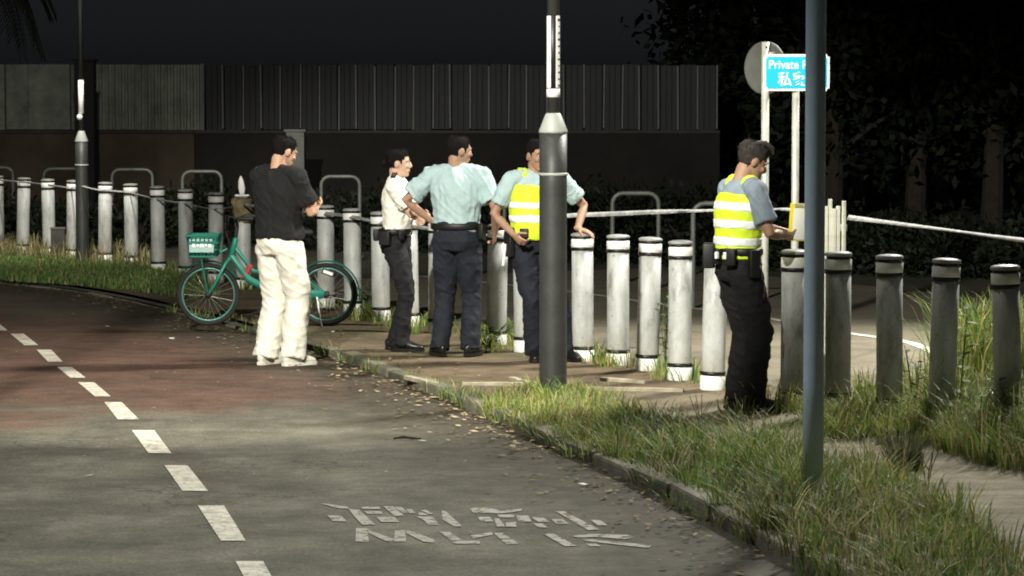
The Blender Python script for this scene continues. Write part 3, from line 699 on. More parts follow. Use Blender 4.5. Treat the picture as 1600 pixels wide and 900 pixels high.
bm = NB(); box(bm, (hx1-hx0+.02, -.03, (z1+z2)/2), (.05, .06, z2-z1+.04), bevel=.006); obj('post', bm, m_rib, tL)
tR = empty('sheet_hoarding', (hx1+.06, YF+.12, 0), 0, 'dark sheet hoarding with evenly spaced pale upright ribs on the wall', 'hoarding')
pw = 29.6/F*YF; n = int((hx2-hx1)/pw); me_p = sheet_panel(pw-.012, False)
bm = NB(); box(bm, (0, 0, (z1+z2)/2), (.028, .05, z2-z1-.02), bevel=.005); me_r = bpy.data.meshes.new('rib'); bm.to_mesh(me_r); bm.free(); me_r.materials.append(m_rib)
for k in range(n):
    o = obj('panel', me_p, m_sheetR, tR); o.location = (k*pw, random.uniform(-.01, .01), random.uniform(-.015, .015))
    o = obj('rib', me_r, None, tR); o.location = (k*pw+pw-.006+random.uniform(-.015, .015), -.045, random.uniform(-.02, .02)); o.rotation_euler = (0, random.uniform(-.012, .012), 0)
bm = NB(); box(bm, (0, .1, (z1+z2)/2), (.02, .06, z2-z1-.1)); 
bm.free()
# dark column behind the slim lamp post, grey pillar behind the man
for (px, ptop, Y, w, mm, lab) in [(133, 96, 45.2, .30, pm('column_dark', (.018, .018, .016), .9), 'dark square column against the pale hoarding behind the slim lamp post'), (462, 206, 44, .27, pm('pillar_grey', (.20, .21, .19), .85, .25, 4, .3), 'grey concrete pillar behind the head of the man in black')]:
    c = P(px, ptop, Y); t = empty('pillar', (c.x, Y, -.1), 0, lab, 'pillar')
    bm = NB(); box(bm, (0, 0, (c.z+.1)/2), (w, w, c.z+.1), bevel=.012); obj('shaft', bm, mm, t)
    bm = NB(); box(bm, (0, 0, c.z+.1+.02), (w+.05, w+.05, .035), bevel=.006); obj('cap', bm, mm, t)
# low dark stump before the far bollards
c = G(91, 404, FW); t = empty('low_box', c, .1, 'low dark square box standing before the far bollards', 'box')
bm = NB(); box(bm, (0, 0, .18), (.17, .15, .36), bevel=.012); obj('body', bm, pm('box_dark', (.05, .05, .042), .8, .3, 6), t)
bm = NB(); box(bm, (0, 0, .37), (.185, .165, .022), bevel=.005); obj('lid', bm, pm('box_lid', (.09, .09, .08), .7, .3, 6), t)

# ================================================================= VEGETATION
M_GRASS = attr_mat('grass_blades', 'tint', .6, .3); M_LEAF = attr_mat('leaf_blades', 'tint', .6, .25)
def in_poly(x, y, poly):
    c = False; n = len(poly)
    for i in range(n):
        x1, y1 = poly[i]; x2, y2 = poly[i-1]
        if (y1 > y) != (y2 > y) and x < (x2-x1)*(y-y1)/(y2-y1)+x1: c = not c
    return c
def tint(kind):
    u = rng.random()
    if kind == 'lush':
        c = (.085, .145, .035) if u < .5 else (.13, .18, .045) if u < .78 else (.22, .22, .075) if u < .93 else (.30, .25, .13)
    elif kind == 'yellow':
        c = (.17, .20, .045) if u < .5 else (.10, .15, .035) if u < .75 else (.30, .28, .10)
    elif kind == 'pale': c = (.24, .25, .10) if u < .6 else (.16, .20, .07)
    elif kind == 'dry': c = (.24, .20, .11) if u < .6 else (.13, .14, .05)
    elif kind == 'dark': c = (.06, .075, .035) if u < .6 else (.13, .12, .07)
    else: c = (.07, .13, .035) if u < .7 else (.13, .15, .05)
    k = rng.uniform(.85, 2.1); return (c[0]*k, c[1]*k, c[2]*k, 1)
class Grass:
    def __init__(s): s.V = []; s.F = []; s.C = []
    def blade(s, x, y, z, h, w, kind, lean=.35, az=None):
        a = rng.uniform(0, 6.283) if az is None else az; fx, fy = math.cos(a), math.sin(a); sx, sy = -fy, fx
        L = abs(rng.normal(lean, .22))*h; i = len(s.V); c = tint(kind)
        s.V += [(x-sx*w, y-sy*w, z-.01), (x+sx*w, y+sy*w, z-.01),
                (x+fx*L*.22-sx*w*.85, y+fy*L*.22-sy*w*.85, z+h*.45), (x+fx*L*.22+sx*w*.85, y+fy*L*.22+sy*w*.85, z+h*.45),
                (x+fx*L*.6-sx*w*.55, y+fy*L*.6-sy*w*.55, z+h*.8), (x+fx*L*.6+sx*w*.55, y+fy*L*.6+sy*w*.55, z+h*.8),
                (x+fx*L, y+fy*L, z+h*.93)]
        s.F += [(i, i+1, i+3, i+2), (i+2, i+3, i+5, i+4), (i+4, i+5, i+6)]
        s.C += [c]*7
    def field(s, pxpoly, z, dens, h, w, kind, clump=.5, lean=.4):
        w_ = [G(a, b, z) for a, b in pxpoly]; poly = [(p.x, p.y) for p in w_]
        xs = [p[0] for p in poly]; ys = [p[1] for p in poly]
        n = int((max(xs)-min(xs))*(max(ys)-min(ys))*dens)
        for _ in range(n):
            x, y = rng.uniform(min(xs), max(xs)), rng.uniform(min(ys), max(ys))
            q = noise.noise(Vector((x*2.2, y*2.2, 5)))+.5*noise.noise(Vector((x*6, y*6, 9)))
            if q < (clump-.5)*1.2-.15+rng.normal(0, .13): continue
            if not in_poly(x, y, poly): continue
            s.blade(x, y, z, rng.uniform(h[0], h[1])*(1+.55*max(-.6, q)), rng.uniform(*w), kind if rng.random() > .12 else 'dry', lean)
    def tuft(s, x, y, z, n, rad, h, w, kind, lean=.6):
        for _ in range(n):
            r = rad*math.sqrt(rng.random()); a = rng.uniform(0, 6.283)
            s.blade(x+r*math.cos(a), y+r*math.sin(a), z, rng.uniform(*h), rng.uniform(*w), kind, lean*(.4+r/rad), a+rng.normal(0, .6))
    def build(s, name, label, cat='grass', m=None, kind='stuff', group=None):
        o = obj(name, quads_mesh(name, s.V, s.F, s.C), m or M_GRASS); tag(o, label, cat, group, kind); return o
def tufts(g, pxpoly, n, rad, h, kinds, z=FW, cnt=(14, 34), lean=.7):
    w_ = [G(a, b, z) for a, b in pxpoly]; poly = [(p.x, p.y) for p in w_]; xs = [p[0] for p in poly]; ys = [p[1] for p in poly]; k = 0
    while k < n:
        x, y = rng.uniform(min(xs), max(xs)), rng.uniform(min(ys), max(ys))
        if not in_poly(x, y, poly): continue
        k += 1; f = rng.uniform(.55, 1.25); g.tuft(x, y, z, int(rng.integers(*cnt)), rad*f, (h[0]*f, h[1]*f), (.0022, .0048), kinds[rng.integers(len(kinds))], lean)
g = Grass()
VA = [(752, 640), (775, 620), (845, 607), (935, 613), (985, 640), (1040, 672), (1015, 715), (975, 728), (880, 690)]
VB = [(960, 645), (1010, 652), (1100, 690), (1180, 708), (1260, 716), (1300, 750), (1310, 880), (1260, 872), (1175, 824), (1065, 765), (985, 728), (930, 705)]
VC = [(1180, 708), (1290, 718), (1400, 750), (1470, 792), (1560, 852), (1620, 900), (1680, 980), (1420, 990), (1310, 925), (1255, 878), (1230, 800)]
g.field(VA, FW, 1900, (.03, .085), (.002, .0042), 'yellow', .50); tufts(g, VA, 90, .07, (.05, .14), ['yellow', 'yellow', 'lush', 'dry'])
g.field(VB, FW, 1500, (.03, .11), (.002, .0045), 'lush', .55); tufts(g, VB, 150, .08, (.07, .22), ['lush', 'yellow', 'lush', 'dark', 'dry'])
g.field(VC, FW, 1500, (.03, .11), (.002, .0045), 'lush', .55); tufts(g, VC, 200, .08, (.06, .20), ['lush', 'yellow', 'dry', 'pale'])
tufts(g, [(1130, 712), (1260, 722), (1262, 800), (1190, 790)], 26, .09, (.16, .32), ['lush', 'yellow'], cnt=(20, 40))
g.field([(1165, 815), (1255, 862), (1360, 935), (1310, 975), (1262, 900)], FW, 700, (.03, .09), (.002, .004), 'dark', .5)
for a_, b_ in ((13.0, 13.9), (14.6, 15.3), (16.1, 17.0), (17.2, 19.5)):
    for p_, n_ in zip(KERB, KN):
        if a_ < p_.y < b_:
            for _ in range(3):
                q_ = p_+n_*rng.uniform(-.03, .2); g.tuft(q_.x, q_.y, FW-.03, 16, .07, (.04, .13), (.002, .0045), ['lush', 'yellow', 'dark'][rng.integers(3)], .9)
g.build('verge_grass', 'long mixed green grass on the verge between kerb and sandy path', 'grass')
g = Grass()
VD = [(1255, 668), (1300, 655), (1345, 632), (1440, 634), (1600, 640), (1700, 660), (1700, 765), (1600, 738), (1510, 716), (1450, 694), (1330, 690), (1262, 680)]
g.field(VD, FW, 1500, (.03, .10), (.0022, .0048), 'yellow', .5); tufts(g, VD, 190, .08, (.07, .22), ['yellow', 'yellow', 'lush', 'pale'])
tufts(g, [(1430, 660), (1600, 650), (1720, 680), (1720, 780), (1600, 740), (1500, 712)], 120, .10, (.12, .34), ['lush', 'yellow', 'lush', 'dry'])
for x, y, n, hh in [(1345, 625, 60, .2), (1357, 628, 90, .26), (1435, 634, 120, .28), (1440, 610, 90, .36), (1500, 640, 160, .5), (1215, 640, 60, .25), (1160, 645, 40, .12)]:
    p = G(x, y, FW); g.tuft(p.x, p.y, FW, n, .16, (hh*.4, hh), (.003, .006), 'yellow', .5)
g.build('path_grass', 'yellow green grass growing round the feet of the shaded bollards', 'grass')
g = Grass()
for x in range(1490, 1720, 7):
    p = G(x+rng.uniform(-4, 4), rng.uniform(575, 600), 0); g.tuft(p.x, p.y, -.04, 36, .14, (.3, .75), (.004, .008), 'yellow' if rng.random() < .6 else 'lush', .35)
g.build('tall_grass', 'tall pale grass standing behind the last shaded bollards', 'grass')
g = Grass()
g.field([(-120, 404), (0, 402), (130, 404), (260, 424), (330, 446), (345, 462), (280, 464), (200, 454), (130, 446), (0, 437), (-120, 431)], FW, 1500, (.03, .085), (.004, .008), 'verge', .38)
g.field([(-120, 385), (140, 392), (250, 412), (250, 424), (0, 404), (-120, 404)], FW, 420, (.08, .24), (.004, .008), 'dry', .5)
g.build('far_verge_grass', 'short green grass strip round the foot of the slim lamp post', 'grass')
g = Grass()
for k, p in enumerate(BP[:-1]):
    if k < 5: continue
    for _ in range(3 if k < 20 else 2):
        a = rng.uniform(0, 6.28); r = rng.uniform(.1, .28)
        g.tuft(p.x+r*math.cos(a), p.y+r*math.sin(a), FW, 26, .09, (.04, .17), (.003, .006), 'yellow' if rng.random() < .5 else 'lush', .6)
for x, y in [(590, 500), (625, 512), (660, 508), (770, 525), (760, 530), (790, 534), (800, 520), (560, 492), (930, 556), (1040, 585), (1085, 595)]:
    p = G(x, y, FW); g.tuft(p.x, p.y, FW, 60, .16, (.04, .16), (.003, .006), 'lush', .7)
for _ in range(120):            # small weeds in the kerb joint
    i = rng.integers(8, len(KERB)-30); p = KERB[i]+KN[i]*rng.uniform(-.05, .16); g.tuft(p.x, p.y, .02, 12, .06, (.03, .1), (.002, .004), 'lush', .8)
g.build('weed_tufts', 'small weeds and grass tufts along the bollard feet and kerb joint', 'weeds')
g = Grass(); p = G(1412, 731, FW)
g.tuft(0, 0, 0, 300, .10, (.06, .24), (.003, .005), 'dark', .35)
o = g.build('grass_clump', 'dark dried upright grass clump on the sandy path', 'grass clump', kind=None); o.location = p

# leafy weeds
def leaf_quad(V, Fc, C_, p, d, up, L, w, col):
    s = d.cross(up).normalized(); i = len(V); m_ = p+d*L*.5
    V += [tuple(p), tuple(m_+s*w-up*L*.03), tuple(p+d*L-up*L*.12), tuple(m_-s*w-up*L*.03)]; Fc.append((i, i+1, i+2, i+3)); C_ += [col]*4
def weed(p, h, n, L, label, cols, spread=.1, name='leafy_weed'):
    V = []; Fc = []; C_ = []; bm = NB()
    for k in range(n):
        a = rng.uniform(0, 6.28); tip = Vector((math.cos(a)*spread*rng.uniform(.3, 1), math.sin(a)*spread*rng.uniform(.3, 1), h*rng.uniform(.6, 1)))
        pts = [Vector((tip.x*t**1.5, tip.y*t**1.5, tip.z*t-.02)) for t in (0, .35, .7, 1)]; tube(bm, pts, [.004, .0035, .003, .002], 5)
        for t in np.linspace(.2, 1, 9):
            q = Vector((tip.x*t**1.5, tip.y*t**1.5, tip.z*t-.02)); b = rng.uniform(0, 6.28)
            d = Vector((math.cos(b), math.sin(b), rng.uniform(-.1, .6))).normalized(); c = cols[rng.integers(len(cols))]; kf = rng.uniform(.7, 1.3)
            leaf_quad(V, Fc, C_, q, d, Vector((0, 0, 1)), L*rng.uniform(.6, 1.2), L*.28, (c[0]*kf, c[1]*kf, c[2]*kf, 1))
    t = empty(name, p, 0, label, 'weed', 'leafy weeds')
    obj('stem', bm, pm('weed_stem', (.09, .11, .04), .7), t); obj('leaves', quads_mesh('leaves', V, Fc, C_), M_LEAF, t)
gc = [(.08, .15, .035), (.13, .19, .05), (.05, .09, .03)]; dc = [(.035, .06, .03), (.05, .08, .035), (.08, .11, .05)]
weed(BP[23]+Vector((.13, -.02, 0)), .62, 5, .085, 'leafy weed climbing between two white bollards', gc, .08)
weed(BP[30]+Vector((.12, .05, 0)), .88, 3, .10, 'single tall leafy weed beside the scratched shaded bollard', gc, .12)
weed(BP[31]+Vector((.03, -.16, 0)), .36, 12, .085, 'dark leafy weed at the foot of the last shaded bollard', dc, .2)
weed(BP[13]+Vector((.12, -.05, 0)), .35, 6, .08, 'leafy weed beside the bicycle rear wheel', gc, .12)
weed(BP[18]+Vector((-.05, -.2, 0)), .22, 9, .07, 'low leafy weed at a bollard foot beside the pale blue shirted man', gc, .2)
weed(BP[29]+Vector((.2, .35, -.1)), .55, 4, .08, 'thin leafy weed between two shaded bollards', dc, .12)
# dry stalks on the verge
for (x, y, h, lab) in [(1096, 690, .26, 'bare dry red brown stalk leaning on the verge beside the sandy path'), (1175, 700, .16, 'short bare dry stalk in the verge grass'), (1448, 772, .24, 'thin bare dry stalk on the verge facing the grass clump')]:
    p = G(x, y, FW); bm = NB()
    for k in range(3):
        a = rng.uniform(0, 6.28); q = Vector((math.cos(a), math.sin(a), 0))*h*.28
        tube(bm, [(0, 0, -.02), q*.3+Vector((0, 0, h*.5)), q+Vector((0, 0, h))], [.0035, .003, .002], 5)
        tube(bm, [q*.3+Vector((0, 0, h*.5)), q*.2+Vector((q.y*.8, -q.x*.8, h*.85))], [.0025, .0018], 5)
    o = obj('dry_stalk', bm, pm('stalk', (.16, .085, .05), .8)); o.location = p; tag(o, lab, 'stalk', 'dry stalks')

# leaf litter and scraps in the gutter
V = []; Fc = []; C_ = []
def scrap(x, y, z, s, col):
    a = rng.uniform(0, 6.28); t = rng.uniform(-.5, .5); i = len(V)
    for k in range(4):
        r = s*(1 if k % 2 == 0 else .5); b = a+k*1.571
        V.append((x+r*math.cos(b), y+r*math.sin(b), z+.004+(.3*s*abs(math.sin(t+k)))))
    Fc.append((i, i+1, i+2, i+3)); C_.extend([col]*4)
for _ in range(2600):
    i = rng.integers(4, len(KERB)-4); d = -abs(rng.normal(0, .28)) if rng.random() < .8 else rng.uniform(.12, .6)
    p = KERB[i]+KN[i]*d+Vector((KN[i].y, -KN[i].x, 0))*rng.uniform(-.2, .2); u = rng.random(); k = rng.uniform(.6, 1.2)
    c = (.16, .115, .06) if u < .5 else (.25, .19, .10) if u < .8 else (.09, .06, .035)
    scrap(p.x, p.y, .005 if d < 0 else FW+.005, rng.uniform(.010, .028), (c[0]*k, c[1]*k, c[2]*k, 1))
for _ in range(260):
    p = G(rng.uniform(500, 780), 0, 0) if False else None
    i = int(len(KERB)*rng.uniform(.38, .62)); q = KERB[i]+KN[i]*(-abs(rng.normal(.10, .13)))+Vector((KN[i].y, -KN[i].x, 0))*rng.uniform(-.2, .2); k = rng.uniform(.8, 1.2)
    scrap(q.x, q.y, .005, rng.uniform(.015, .035), (.36*k, .29*k, .17*k, 1))
for _ in range(220):
    x, y = rng.uniform(-4, 1), rng.uniform(12, 28)
    if kerb_dist(x, y) > -.1: continue
    k = rng.uniform(.5, 1.3); scrap(x, y, .005, rng.uniform(.006, .016), (.28*k, .24*k, .16*k, 1))
for x, y in [(978, 755), (1117, 857), (1174, 873), (1158, 898), (945, 728), (872, 705), (660, 692), (207, 453), (141, 464), (140, 746), (270, 530), (520, 533), (912, 760), (985, 768), (1312, 697), (268, 531), (168, 512)]:
    p = G(x, y, 0); scrap(p.x, p.y, .005 if kerb_dist(p.x, p.y) < 0 else FW+.01, .03, (.72, .70, .64, 1))
o = obj('leaf_litter', quads_mesh('leaf_litter', V, Fc, C_), attr_mat('litter', 'tint', .85)); tag(o, 'dry leaf litter and pale scraps gathered along the kerb', 'leaf litter', kind='stuff')
p = G(636, 688, 0); bm = NB(); tube(bm, [(-.075, 0, .012), (-.02, .012, .018), (.03, -.005, .014), (.08, .01, .01)], [.007, .009, .008, .004], 6); tube(bm, [(.01, 0, .015), (.04, .05, .012)], [.005, .003], 5)
o = obj('fallen_twig', bm, pm('twig', (.022, .018, .012), .9)); o.location = p; tag(o, 'short dark twig lying on the open track', 'twig')

# dark bushes at the foot of the wall and beyond the service road
def bush(p, rx, ry, h, label, n=1500):
    V = []; Fc = []; C_ = []
    for _ in range(n):
        u = Vector(rng.normal(0, 1, 3)).normalized(); u.z = abs(u.z); k = rng.uniform(.55, 1.0)*(1+.35*noise.noise(u*2.2+Vector(p)))
        q = Vector((u.x*rx*k, u.y*ry*k, u.z*h*k)); d = (u+Vector(rng.normal(0, .7, 3))).normalized(); up = Vector(rng.normal(0, 1, 3)).normalized()
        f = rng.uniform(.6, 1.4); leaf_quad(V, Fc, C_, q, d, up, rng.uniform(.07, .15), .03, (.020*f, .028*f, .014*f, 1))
    bm = NB()
    for k in range(6):
        a = rng.uniform(0, 6.28); tube(bm, [(0, 0, -.05), (math.cos(a)*rx*.25, math.sin(a)*ry*.25, h*.35), (math.cos(a)*rx*.6, math.sin(a)*ry*.6, h*.75)], [.03, .02, .008], 6)
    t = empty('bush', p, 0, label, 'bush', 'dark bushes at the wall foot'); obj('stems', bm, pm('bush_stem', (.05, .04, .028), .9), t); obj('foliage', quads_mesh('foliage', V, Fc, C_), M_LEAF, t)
for k, (px, Y, rx, h) in enumerate([(-20, 42, 1.2, .8), (70, 41.5, 1.1, .7), (215, 42, 1.0, .8), (330, 42.5, 1.1, .9), (560, 41, 1.3, .9), (690, 41, 1.2, .8), (790, 40.5, 1.2, .9), (900, 39, 1.2, 1.0), (1000, 38, 1.2, 1.0), (1100, 37.5, 1.2, .95), (1200, 37, 1.2, .9), (1330, 36, 1.2, .8), (1440, 35.5, 1.1, .7), (1540, 35, 1.1, .7), (1640, 34.5, 1.1, .7)]):
    x = (px-800)/F*Y
    lab = ('dark bush at the wall foot beyond the far bollards' if px < 400 else 'dark bush at the wall foot behind the standing group' if px < 850 else 'dark bush beyond the hoop rails and white bollards' if px < 1250 else 'dark low bush across the service road behind the shaded bollards')
    bush((x, Y, -.1), rx, .7, h, lab)

# dark trees added to keep the background black where the wall is cut short
def added_tree(p, h, rad, label):
    t = empty('added_tree', p, 0, label, 'tree', 'added dark trees beyond the service road'); bm = NB()
    tube(bm, [(0, 0, -.1), (.05, 0, h*.3), (-.04, .05, h*.6), (0, 0, h*.85)], [.20, .15, .10, .04], 10)
    ends = []
    for k in range(11):
        a = k*2.4; z0 = h*(.16+.055*k); e = Vector((math.cos(a)*rad*.75, math.sin(a)*rad*.75, z0+h*.14)); tube(bm, [(0, 0, z0), e*.5+Vector((0, 0, z0*.5+.1)), e], [.06, .04, .015], 6); ends.append(e)
    obj('trunk', bm, pm('dark_bark', (.05, .042, .032), .95, .3, 6, .5), t)
    V = []; Fc = []; C_ = []
    cl = ends+[Vector((rng.uniform(-.5, .5)*rad, rng.uniform(-.5, .5)*rad, rng.uniform(.12, .95)*h)) for _ in range(14)]
    for c in cl:
        for _ in range(190):
            u = Vector(rng.normal(0, 1, 3)); q = c+u*rad*.22; q.z = max(q.z, .15); d = Vector(rng.normal(0, 1, 3)).normalized(); up = Vector(rng.normal(0, 1, 3)).normalized(); f = rng.uniform(.6, 1.4)
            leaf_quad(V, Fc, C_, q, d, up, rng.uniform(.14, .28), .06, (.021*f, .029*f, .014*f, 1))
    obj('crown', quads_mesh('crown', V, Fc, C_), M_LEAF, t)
for px, Y, h, rad in [(1165, 52, 6.5, 1.7), (1300, 50, 6.8, 1.8), (1430, 51, 6.2, 1.8), (1550, 49, 6.6, 1.8), (1665, 50, 6.4, 1.8), (1235, 57, 7.5, 2.0), (1370, 58, 7.8, 2.0), (1500, 57, 7.6, 2.0), (1620, 58, 7.6, 2.0)]:
    added_tree(((px-800)/F*Y, Y, -.1), h, rad, 'added dark leafy tree filling the black background where the wall is cut short')

# drooping palm whose fronds hang into the top corner
pt = Vector((P(-22, 100, 49.6).x, 49.6, -.1)); t = empty('palm_tree', pt, 0, 'palm with long drooping fronds hanging down behind the pale hoarding', 'tree')
bm = NB(); tube(bm, [(0, 0, -.1), (.03, 0, 1.2), (.02, .02, 2.6), (0, 0, 4.3)], [.17, .14, .125, .13], 14); obj('trunk', bm, pm('palm_bark', (.10, .085, .065), .95, .3, 7, .7), t)
V = []; Fc = []; C_ = []; bm = NB()
for k in range(20):
    a = k*2.399+.4; L = rng.uniform(1.9, 2.6); el = rng.uniform(.2, 1.1); pts = []
    for s in np.linspace(0, 1, 12):
        r = L*.62*s*(1-.15*s); pts.append(Vector((math.cos(a)*r, math.sin(a)*r, 4.35+L*math.sin(el)*.55*s-1.9*s*s)))
    tube(bm, pts, list(np.linspace(.02, .005, 12)), 5)
    for i in range(1, 11):
        for s in np.linspace(0, 1, 4)[:-1]:
            q = pts[i].lerp(pts[i+1], s); tn = (pts[i+1]-pts[i]).normalized(); sd = tn.cross(Vector((0, 0, 1))).normalized()
            for sg in (-1, 1):
                d = (sd*sg*.7+tn*.6+Vector((0, 0, -.55))).normalized(); f = rng.uniform(.7, 1.3)
                leaf_quad(V, Fc, C_, q, d, Vector((0, 0, 1)), .42*(1-.5*i/11), .018, (.07*f, .085*f, .05*f, 1))
cr = obj('crown', quads_mesh('crown', V, Fc, C_), M_LEAF, t); obj('frond_stems', bm, pm('frond_stem', (.08, .09, .05), .8), cr)

# ================================================================= BICYCLE
m_green = pm('bike_green', (.015, .17, .125), .35, .12, 6, c2=(.02, .21, .155)); m_tyre = pm('tyre', (.018, .018, .018), .8); m_rim = pm('rim_green', (.10, .25, .20), .35, metal=.4); m_steel = pm('spoke_steel', (.45, .47, .45), .35, metal=.8); m_dark = pm('bike_dark', (.02, .02, .02), .6); m_red = pm('bike_red', (.30, .03, .03), .45); m_wlogo = pm('bike_white', (.8, .8, .78), .4)
pf = G(326, 509, FW); pr = G(510, 509, FW); wr = .27
bike_c = (pf+pr)/2; wb = (pr-pf).length; ang = math.atan2((pf-pr).y, (pf-pr).x)      # local +x points to the front (picture left)
bike = empty('bicycle', bike_c, ang, 'green shared bicycle with front basket standing behind the man in white trousers', 'bicycle')
def wheel(x):
    bm = NB(); pts = [((wr-.02)*math.cos(2*math.pi*k/40), 0, (wr-.02)*math.sin(2*math.pi*k/40)) for k in range(40)]
    tube(bm, pts, [.02]*40, 8, ref=(0, 1, 0), closed=True); w = obj('wheel', bm, m_tyre, bike, True); w.location = (x, 0, wr)
    bm = NB(); pts = [((wr-.046)*math.cos(2*math.pi*k/40), 0, (wr-.046)*math.sin(2*math.pi*k/40)) for k in range(40)]
    tube(bm, pts, [(.011, .010)]*40, 6, ref=(0, 1, 0), closed=True); obj('rim', bm, m_rim, w, True)
    bm = NB()
    for k in range(24):
        a = 2*math.pi*k/24; b = a+.5*(1 if k % 2 else -1); s = .025*(1 if k % 4 < 2 else -1)
        tube(bm, [(.02*math.cos(b), s, .02*math.sin(b)), ((wr-.046)*math.cos(a), 0, (wr-.046)*math.sin(a))], [.0016, .0016], 4, round_caps=False)
    obj('spokes', bm, m_steel, w)
    bm = NB(); tube(bm, [(0, -.05, 0), (0, .05, 0)], [.028, .028], 12, ref=(1, 0, 0)); obj('hub', bm, m_dark, w, True)
    return w
xf, xr = wb/2, -wb/2
wheel(xf); wheel(xr)
def part(name, segs, m, par=None, n=10, ref=(0, 1, 0)):
    bm = NB()
    for pts, rad in segs: tube(bm, pts, rad if isinstance(rad, list) else [rad]*len(pts), n, ref=ref)
    return obj(name, bm, m, par or bike, True)
BBx = -.10; head_b = (xf-.20, 0, .60); head_t = (xf-.235, 0, .74)
part('frame', [([head_b, (.16, 0, .40), (.02, 0, .33), (BBx, 0, .27)], [.028, .033, .033, .03]), ([(BBx, 0, .27), (BBx-.09, 0, .56), (BBx-.12, 0, .66)], .021), ([head_b, head_t], .026),
               ([(BBx, .04, .27), (xr, .055, wr)], .013), ([(BBx, -.04, .27), (xr, -.055, wr)], .013), ([(BBx-.08, .02, .52), (xr, .055, wr)], .010), ([(BBx-.08, -.02, .52), (xr, -.055, wr)], .010), ([(xf-.24, 0, .66), (.12, 0, .47), (BBx-.05, 0, .44)], .02)], m_green)
part('fork', [([head_b, (xf-.15, .045, .53), (xf-.05, .05, .34), (xf, .05, wr)], [.018, .016, .014, .012]), ([head_b, (xf-.15, -.045, .53), (xf-.05, -.05, .34), (xf, -.05, wr)], [.018, .016, .014, .012])], m_green)
def fender(x, a0, a1):
    bm = NB(); r = wr+.022; prev = None
    for k in range(25):
        a = R(a0+(a1-a0)*k/24); row = []
        for s, dr in ((-.034, -.012), (-.02, 0), (.02, 0), (.034, -.012)):
            row.append(bm.verts.new((x+(r+dr)*math.cos(a), s, wr+(r+dr)*math.sin(a))))
        if prev:
            for j in range(3): bm.faces.new((prev[j], prev[j+1], row[j+1], row[j]))
        prev = row
    bmesh.ops.solidify(bm, geom=bm.faces[:], thickness=.003); obj('mudguard', bm, m_green, bike, True)
fender(xr, 25, 190); fender(xf, 40, 150)
part('handlebar', [([head_t, (xf-.25, 0, .85), (xf-.25, 0, .90)], .016), ([(xf-.36, .29, .93), (xf-.28, .26, .93), (xf-.24, .12, .91), (xf-.24, -.12, .91), (xf-.28, -.26, .93), (xf-.36, -.29, .93)], .012)], m_dark, ref=(0, 0, 1))
part('grip', [([(xf-.40, -.295, .93), (xf-.29, -.268, .93)], .018)], m_dark, ref=(0, 0, 1)); part('grip', [([(xf-.40, .295, .93), (xf-.29, .268, .93)], .018)], m_dark, ref=(0, 0, 1))
# basket: tapered box of slats
bx = xf+.03; bz = .60
bm = NB(); lo = [(-.10, -.13), (.11, -.13), (.11, .13), (-.10, .13)]; hi = [(-.13, -.165), (.135, -.165), (.135, .165), (-.13, .165)]
for k in range(4):
    (ax, ay), (bx_, by) = lo[k], lo[(k+1) % 4]; (cx, cy), (dx, dy) = hi[k], hi[(k+1) % 4]
    for s in np.linspace(0, 1, 8):
        tube(bm, [(bx+ax+(bx_-ax)*s, ay+(by-ay)*s, bz), (bx+cx+(dx-cx)*s, cy+(dy-cy)*s, bz+.18)], [.006, .006], 5)
    for u in (0, .33, .66, 1):
        tube(bm, [(bx+ax+(cx-ax)*u, ay+(cy-ay)*u, bz+.18*u), (bx+bx_+(dx-bx_)*u, by+(dy-by)*u, bz+.18*u)], [.011 if u in (0, 1) else .013]*2, 6, ref=(0, 0, 1))
box(bm, (bx+.005, 0, bz), (.20, .25, .012))
bk = obj('basket', bm, m_green, bike)
bm = NB(); box(bm, (bx+.01, -.152, bz+.095), (.215, .008, .12), rot=Matrix.Rotation(R(-10.5), 3, 'X'), bevel=.003); obj('side_panel', bm, m_green, bk); bm = NB(); box(bm, (bx+.01, .152, bz+.095), (.215, .008, .12), rot=Matrix.Rotation(R(10.5), 3, 'X'), bevel=.003); obj('side_panel', bm, m_green, bk)
side = -1 if False else 1
for k, w in enumerate((.028, .02, .034, .02, .026)):
    bm = NB()
    for sy in (1,): box(bm, (bx-.06+k*.034, sy*.160, bz+.10), (w, .004, .022 if k % 2 else .034), rot=Matrix.Rotation(R(sy*10.5), 3, 'X'))
    obj('white_emblem', bm, m_wlogo, bk)
part('basket_stay', [([(xf-.16, .0, .66), (bx-.08, 0, bz)], .012), ([(xf, .05, wr), (bx+.02, .11, bz)], .006), ([(xf, -.05, wr), (bx+.02, -.11, bz)], .006)], m_green)
part('seat_post', [([(BBx-.11, 0, .63), (BBx-.14, 0, .78)], .014)], m_steel)
bm = NB(); tube(bm, [(BBx-.27, 0, .80), (BBx-.20, 0, .805), (BBx-.10, 0, .80), (BBx+.02, 0, .795)], [(.075, .03), (.08, .032), (.045, .026), (.022, .018)], 12, ref=(0, 1, 0)); obj('saddle', bm, m_dark, bike, True)
part('crank', [([(BBx, -.07, .27), (BBx+.12, -.08, .17)], .011), ([(BBx, .07, .27), (BBx-.12, .08, .37)], .011), ([(BBx, -.08, .27), (BBx, .08, .27)], .022)], m_dark)
for x, y, z in ((BBx+.12, -.125, .17), (BBx-.12, .125, .37)):
    bm = NB(); box(bm, (x, y, z), (.09, .08, .022), bevel=.005); obj('pedal', bm, m_dark, bike)
bm = NB()
for k in range(2): tube(bm, [(BBx+.06, .06*(1), .27), (BBx-.15, .06, .275), (xr+.02, .06, .275)], [(.055, .012), (.05, .012), (.035, .012)], 10, ref=(0, 0, 1)); break
obj('chain_guard', bm, m_green, bike, True)
part('kickstand', [([(xr+.08, .07, .25), (xr+.03, .15, .0)], .008)], m_steel)
